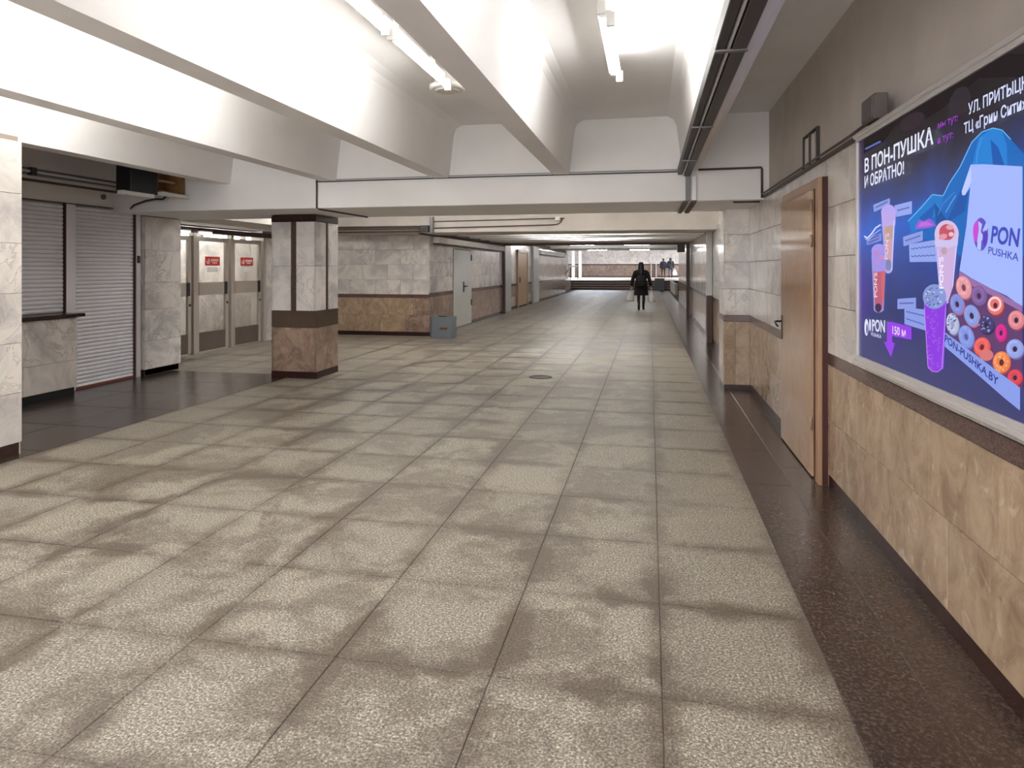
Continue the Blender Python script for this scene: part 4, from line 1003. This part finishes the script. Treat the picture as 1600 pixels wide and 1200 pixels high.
for y, z0, z1 in ((42.7, 0, 0.97), (46.0, 0.0, 1.60), (50.9, 0.63, 1.64)):
    put('post', MB().tube([(-5.35, y, z0), (-5.35, y, z1)], 0.03).mesh('post', M['rustframe']), t)
put('rail_panel', MB().box(-5.37, -5.33, 42.7, 46.0, 0.05, 0.80, ch=0.01).mesh('rail_panel', M['marble_grey']), t)

# ================================================================== PEOPLE
def skin_mesh(name, joints, edges, mats, lvl=2):
    me = bpy.data.meshes.new(name); me.from_pydata([j[0] for j in joints], edges, [])
    o = bpy.data.objects.new(name, me); C.objects.link(o)
    sk = o.modifiers.new('skin', 'SKIN'); sk.use_smooth_shade = True; sk.branch_smoothing = 0.6
    for i, j in enumerate(joints):
        r = j[1]; me.skin_vertices[0].data[i].radius = r if isinstance(r, tuple) else (r, r)
    me.skin_vertices[0].data[0].use_root = True
    sb = o.modifiers.new('sub', 'SUBSURF'); sb.levels = lvl; sb.render_levels = lvl
    dg = bpy.context.evaluated_depsgraph_get(); m2 = bpy.data.meshes.new_from_object(o.evaluated_get(dg))
    bpy.data.objects.remove(o); bpy.data.meshes.remove(me)
    m2.materials.clear()
    for m in mats: m2.materials.append(m)
    for p in m2.polygons: p.material_index = 0; p.use_smooth = True
    return m2
def finger(base, dirv, L, r, curl, n=3):
    pts = [Vector(base)]; d = Vector(dirv).normalized(); rs = [r]
    for i in range(n):
        d = (d + Vector(curl) * 0.55).normalized(); pts.append(pts[-1] + d * L / n); rs.append(r * (1 - 0.12 * (i + 1)))
    return pts, rs
def hand(name, parent, wrist, side, mat):
    """palm with four unequal fingers and a thumb, closed around a bag handle"""
    w = Vector(wrist); mb = MB()
    mb.tube([w + Vector((0, 0, 0.02)), w, w + Vector((0, 0.004, -0.04)), w + Vector((0, 0.006, -0.085))], [0.026, 0.03, 0.040, 0.034], seg=10)
    for i, L in enumerate((0.072, 0.082, 0.077, 0.06)):
        y = 0.034 - i * 0.021
        p, r = finger(w + Vector((0.004 * side, y, -0.075)), (0.15 * side, 0, -1), L, 0.0095, (-0.75 * side, 0, 0.3), 4)
        mb.tube(p, r, seg=7)
    p, r = finger(w + Vector((-0.01 * side, 0.03, -0.03)), (-0.5 * side, 0.7, -0.6), 0.06, 0.0105, (-0.2 * side, 0, -0.2), 3)
    mb.tube(p, r, seg=7)
    return put(name, mb.mesh(name, mat), parent)
def carrier_bag(loc, h, w, label, lean=0.0, dark=False):
    t = thing('shopping_bag', loc, label, 'bag')
    x, y, z = loc; n = 14; prof = [(0.35, 0.0), (0.92, 0.03), (1.0, 0.22), (0.86, 0.5), (0.6, 0.78), (0.42, 1.0)]
    vs = []
    for (r, q) in prof:
        for k in range(n):
            a = 2 * math.pi * k / n; wob = 1 + 0.06 * math.sin(3 * a + q * 7) + 0.04 * math.cos(5 * a - q * 11)
            vs.append((x + math.cos(a) * r * w / 2 * wob + lean * (1 - q), y + math.sin(a) * r * w / 3.2 * wob, z + q * h * 0.78))
    fs = [(i * n + k, i * n + (k + 1) % n, (i + 1) * n + (k + 1) % n, (i + 1) * n + k) for i in range(len(prof) - 1) for k in range(n)] + [tuple(range(n))[::-1]]
    put('bag_body', MB().add(vs, fs, 0, True).mesh('bag_body', M['bag']), t)
    for dy in (-0.03, 0.03):
        put('bag_handle', MB().tube([(x - w * 0.16, y + dy, z + h * 0.76), (x - 0.012, y + dy * 0.3, z + h), (x + 0.012, y + dy * 0.3, z + h), (x + w * 0.16, y + dy, z + h * 0.76)], 0.008, seg=6).mesh('bag_handle', M['bag']), t)
    return t

def person(loc, label, H, coat_z, cm, lm, bm_, hair_long=True, gap=0.16, stride=0.1, arms=0.30, hm='hair', skin='skin', face=1):
    """figure seen from behind, walking away (+y); loc at the feet"""
    r = thing('person', loc, label, 'person')
    x, y, z = loc; s = H / 1.7
    V = lambda a, b, c: (x + a * s, y + b * s * face, z + c * s)
    hg = gap / 2
    J = [(V(0, 0, 0.93), (0.15 * s, 0.11 * s)), (V(0, 0, 1.08), (0.135 * s, 0.10 * s)), (V(0, 0.01, 1.24), (0.155 * s, 0.11 * s)), (V(0, 0.0, 1.37), (0.13 * s, 0.09 * s)), (V(0, 0.01, 1.45), 0.055 * s), (V(0, 0.02, 1.50), 0.055 * s),
         (V(0, 0.025, 1.555), (0.078 * s, 0.092 * s)), (V(0, 0.02, 1.63), (0.07 * s, 0.082 * s))]
    E = [(0, 1), (1, 2), (2, 3), (3, 4), (4, 5), (5, 6), (6, 7)]
    for sd in (-1, 1):
        i = len(J)
        st = stride * sd
        J += [(V(sd * 0.09, 0, 0.86), 0.092 * s), (V(sd * (hg + 0.01), st * 0.4 + 0.02, 0.50), 0.058 * s), (V(sd * (hg + 0.012), st * 0.7, 0.34), 0.055 * s), (V(sd * hg, st, 0.10), 0.036 * s)]
        E += [(0, i), (i, i + 1), (i + 1, i + 2), (i + 2, i + 3)]
    for sd in (-1, 1):
        i = len(J)
        J += [(V(sd * 0.17, 0, 1.36), 0.06 * s), (V(sd * (arms * 0.83), -0.02, 1.12), 0.05 * s), (V(sd * arms, 0.03, 0.86), 0.033 * s)]
        E += [(3, i), (i, i + 1), (i + 1, i + 2)]
    body = put('body', skin_mesh('body', J, E, [M[lm]]), r)
    # coat: one continuous shell over trunk, with sleeves
    n = 24; prof = [(0.245, 0.17, coat_z), (0.25, 0.175, coat_z + 0.02), (0.235, 0.165, 0.78), (0.215, 0.155, 0.95), (0.20, 0.14, 1.10), (0.22, 0.145, 1.25), (0.215, 0.13, 1.36), (0.15, 0.10, 1.43), (0.075, 0.075, 1.47)]
    vs = []
    for (a, b, c) in prof:
        for k in range(n):
            t_ = 2 * math.pi * k / n; wv = 1 + (0.03 * math.sin(4 * t_ + c * 3) if c < 1.0 else 0)
            vs.append(V(a * math.cos(t_) * wv, b * math.sin(t_) * wv, c))
    fs = [(i * n + k, i * n + (k + 1) % n, (i + 1) * n + (k + 1) % n, (i + 1) * n + k) for i in range(len(prof) - 1) for k in range(n)] + [tuple((len(prof) - 1) * n + k for k in range(n)), tuple(range(n))[::-1]]
    ct = MB().add(vs, fs, 0, True)
    for sd in (-1, 1):
        ct.tube([V(sd * 0.13, 0, 1.38), V(sd * 0.20, 0, 1.34), V(sd * 0.24, -0.01, 1.24), V(sd * (arms * 0.87), -0.02, 1.10), V(sd * (arms * 0.95), 0.0, 0.98), V(sd * arms, 0.03, 0.87)], [0.075 * s, 0.08 * s, 0.074 * s, 0.066 * s, 0.06 * s, 0.056 * s], seg=12)
    put('coat', ct.mesh('coat', M[cm]), r)
    # head: skin, ears, nose, eyes, mouth
    hd = MB().lathe((0, 0, 0), [(0.035, -0.115), (0.062, -0.09), (0.078, -0.04), (0.082, 0.02), (0.07, 0.08), (0.04, 0.115), (0.01, 0.122)], seg=16)
    hv = [V(v[0] * 0.95, v[1] * 1.12 + 0.03, v[2] + 1.59) for v in hd.v]; head = MB(); head.v = hv; head.f = hd.f; head.mi = hd.mi; head.sm = hd.sm
    head.tube([V(0, 0.115, 1.60), V(0, 0.142, 1.575), V(0, 0.12, 1.565)], [0.008, 0.014, 0.010], seg=8)
    for sd in (-1, 1): head.tube([V(sd * 0.074, 0.03, 1.61), V(sd * 0.092, 0.02, 1.60), V(sd * 0.08, 0.028, 1.57)], [0.012, 0.016, 0.008], seg=8)
    hp = put('head', head.mesh('head', M[skin]), r)
    for sd in (-1, 1):
        put('eye', MB().lathe(V(sd * 0.03, 0.108, 1.598), [(0.004, -0.006), (0.011, 0), (0.004, 0.006)], seg=8).mesh('eye', M['black']), hp)
    put('mouth', MB().tube([V(-0.022, 0.112, 1.535), V(0, 0.118, 1.533), V(0.022, 0.112, 1.535)], 0.005, seg=6).mesh('mouth', M['gap']), hp)
    # hair
    hr = MB()
    rings = [(0.03, 0.03, 1.722, 0.01), (0.075, 0.085, 1.70, 0.005), (0.098, 0.108, 1.64, 0.0), (0.104, 0.105, 1.58, -0.012)]
    if hair_long: rings += [(0.108, 0.10, 1.50, -0.03), (0.112, 0.085, 1.42, -0.06), (0.105, 0.06, 1.34, -0.11), (0.085, 0.045, 1.27, -0.135)]
    else: rings += [(0.092, 0.085, 1.54, -0.02)]
    nn = 18; hv = []
    for (a, b, c, dy) in rings:
        for k in range(nn):
            t_ = 2 * math.pi * k / nn; yy_ = b * math.sin(t_)
            if yy_ > 0 and c < 1.66: yy_ *= 0.35
            hv.append(V(a * math.cos(t_) * (1 + 0.03 * math.sin(6 * t_)), yy_ + dy, c))
    hf = [(i * nn + k, i * nn + (k + 1) % nn, (i + 1) * nn + (k + 1) % nn, (i + 1) * nn + k) for i in range(len(rings) - 1) for k in range(nn)] + [tuple(range(nn))[::-1], tuple((len(rings) - 1) * nn + k for k in range(nn))]
    hr.add(hv, hf, 0, True); put('hair', hr.mesh('hair', M[hm]), r)
    for sd in (-1, 1):
        hand('hand', r, V(sd * arms, 0.03, 0.86), sd, M[skin])
        st = stride * sd
        bt = MB().tube([V(sd * hg, st, 0.30), V(sd * hg, st, 0.16), V(sd * hg, st, 0.075)], [0.052 * s, 0.042 * s, 0.045 * s], seg=10)
        bt.lathe(V(sd * hg, st + 0.045, 0.0), [(0.045, 0.0), (0.048, 0.02), (0.045, 0.05), (0.03, 0.08), (0.01, 0.09)], seg=12, sx=0.95, sy=2.4)
        put('boot', bt.mesh('boot', M[bm_]), r)
    return r, V
p1, V1 = person((-0.30, 24.56, 0), 'walking person seen from behind in dark coat with backpack, carrying two bags', 1.70, 0.52, 'coat', 'legs', 'boot', gap=0.16, stride=0.09, arms=0.335)
bp = MB()
rings = [(0.12, 0.05, 0.80), (0.165, 0.085, 0.84), (0.175, 0.10, 0.98), (0.165, 0.095, 1.14), (0.12, 0.06, 1.24), (0.05, 0.03, 1.27)]
n = 16; vs = []
for (a, b, c) in rings:
    for k in range(n):
        t_ = 2 * math.pi * k / n
        ca, sa = math.cos(t_), math.sin(t_); q = 0.7
        vs.append(V1(a * math.copysign(abs(ca) ** q, ca), -0.20 + b * math.copysign(abs(sa) ** q, sa), c))
bp.add(vs, [(i * n + k, i * n + (k + 1) % n, (i + 1) * n + (k + 1) % n, (i + 1) * n + k) for i in range(len(rings) - 1) for k in range(n)] + [tuple(range(n))[::-1], tuple((len(rings) - 1) * n + k for k in range(n))], 0, True)
B = thing('backpack', V1(0, -0.2, 0.8), 'black backpack on the back of the walking person', 'backpack')
put('pack_body', bp.mesh('pack_body', M['backpack']), B)
put('front_pocket', MB().box(-0.30 - 0.11, -0.30 + 0.11, 24.56 - 0.325, 24.56 - 0.28, 0.86, 1.02, ch=0.015).mesh('front_pocket', M['backpack']), B)
put('grip', MB().tube([V1(-0.03, -0.19, 1.26), V1(0, -0.19, 1.30), V1(0.03, -0.19, 1.26)], 0.008, seg=6).mesh('grip', M['trunk']), B)
for sd in (-1, 1):
    put('strap', MB().tube([V1(sd * 0.09, -0.14, 1.22), V1(sd * 0.11, -0.06, 1.42), V1(sd * 0.11, 0.10, 1.36), V1(sd * 0.13, 0.15, 1.15), V1(sd * 0.14, 0.02, 0.92)], 0.014, seg=6).mesh('strap', M['backpack']), B)
hl, hr_ = V1(-0.335, 0.03, 0.77), V1(0.335, 0.03, 0.77)
carrier_bag((hl[0] - 0.02, hl[1], 0.28), hl[2] - 0.28, 0.30, 'full pale plastic bag in the left hand of the walking person', lean=-0.06)
carrier_bag((hr_[0] + 0.03, hr_[1], 0.27), hr_[2] - 0.27, 0.27, 'full pale plastic bag in the right hand of the walking person')
x2 = 1.32; 
p2, V2 = person((1.24, 63.2, 0.64), 'distant person in dark jacket and dark trousers on the far landing', 1.74, 0.80, 'navy', 'greycloth', 'boot', hair_long=False, gap=0.22, stride=0.14, arms=0.27)
p3, V3 = person((1.86, 62.3, 0.64), 'distant person in dark jacket and blue jeans holding a white bag', 1.80, 0.80, 'backpack', 'jeans', 'boot', hair_long=True, gap=0.22, stride=0.16, arms=0.27)
h3 = V3(0.27, 0.03, 0.77)
carrier_bag((h3[0] + 0.08, h3[1], 0.86), h3[2] - 0.86 + 0.02, 0.42, 'white plastic bag held by the distant person in jeans')
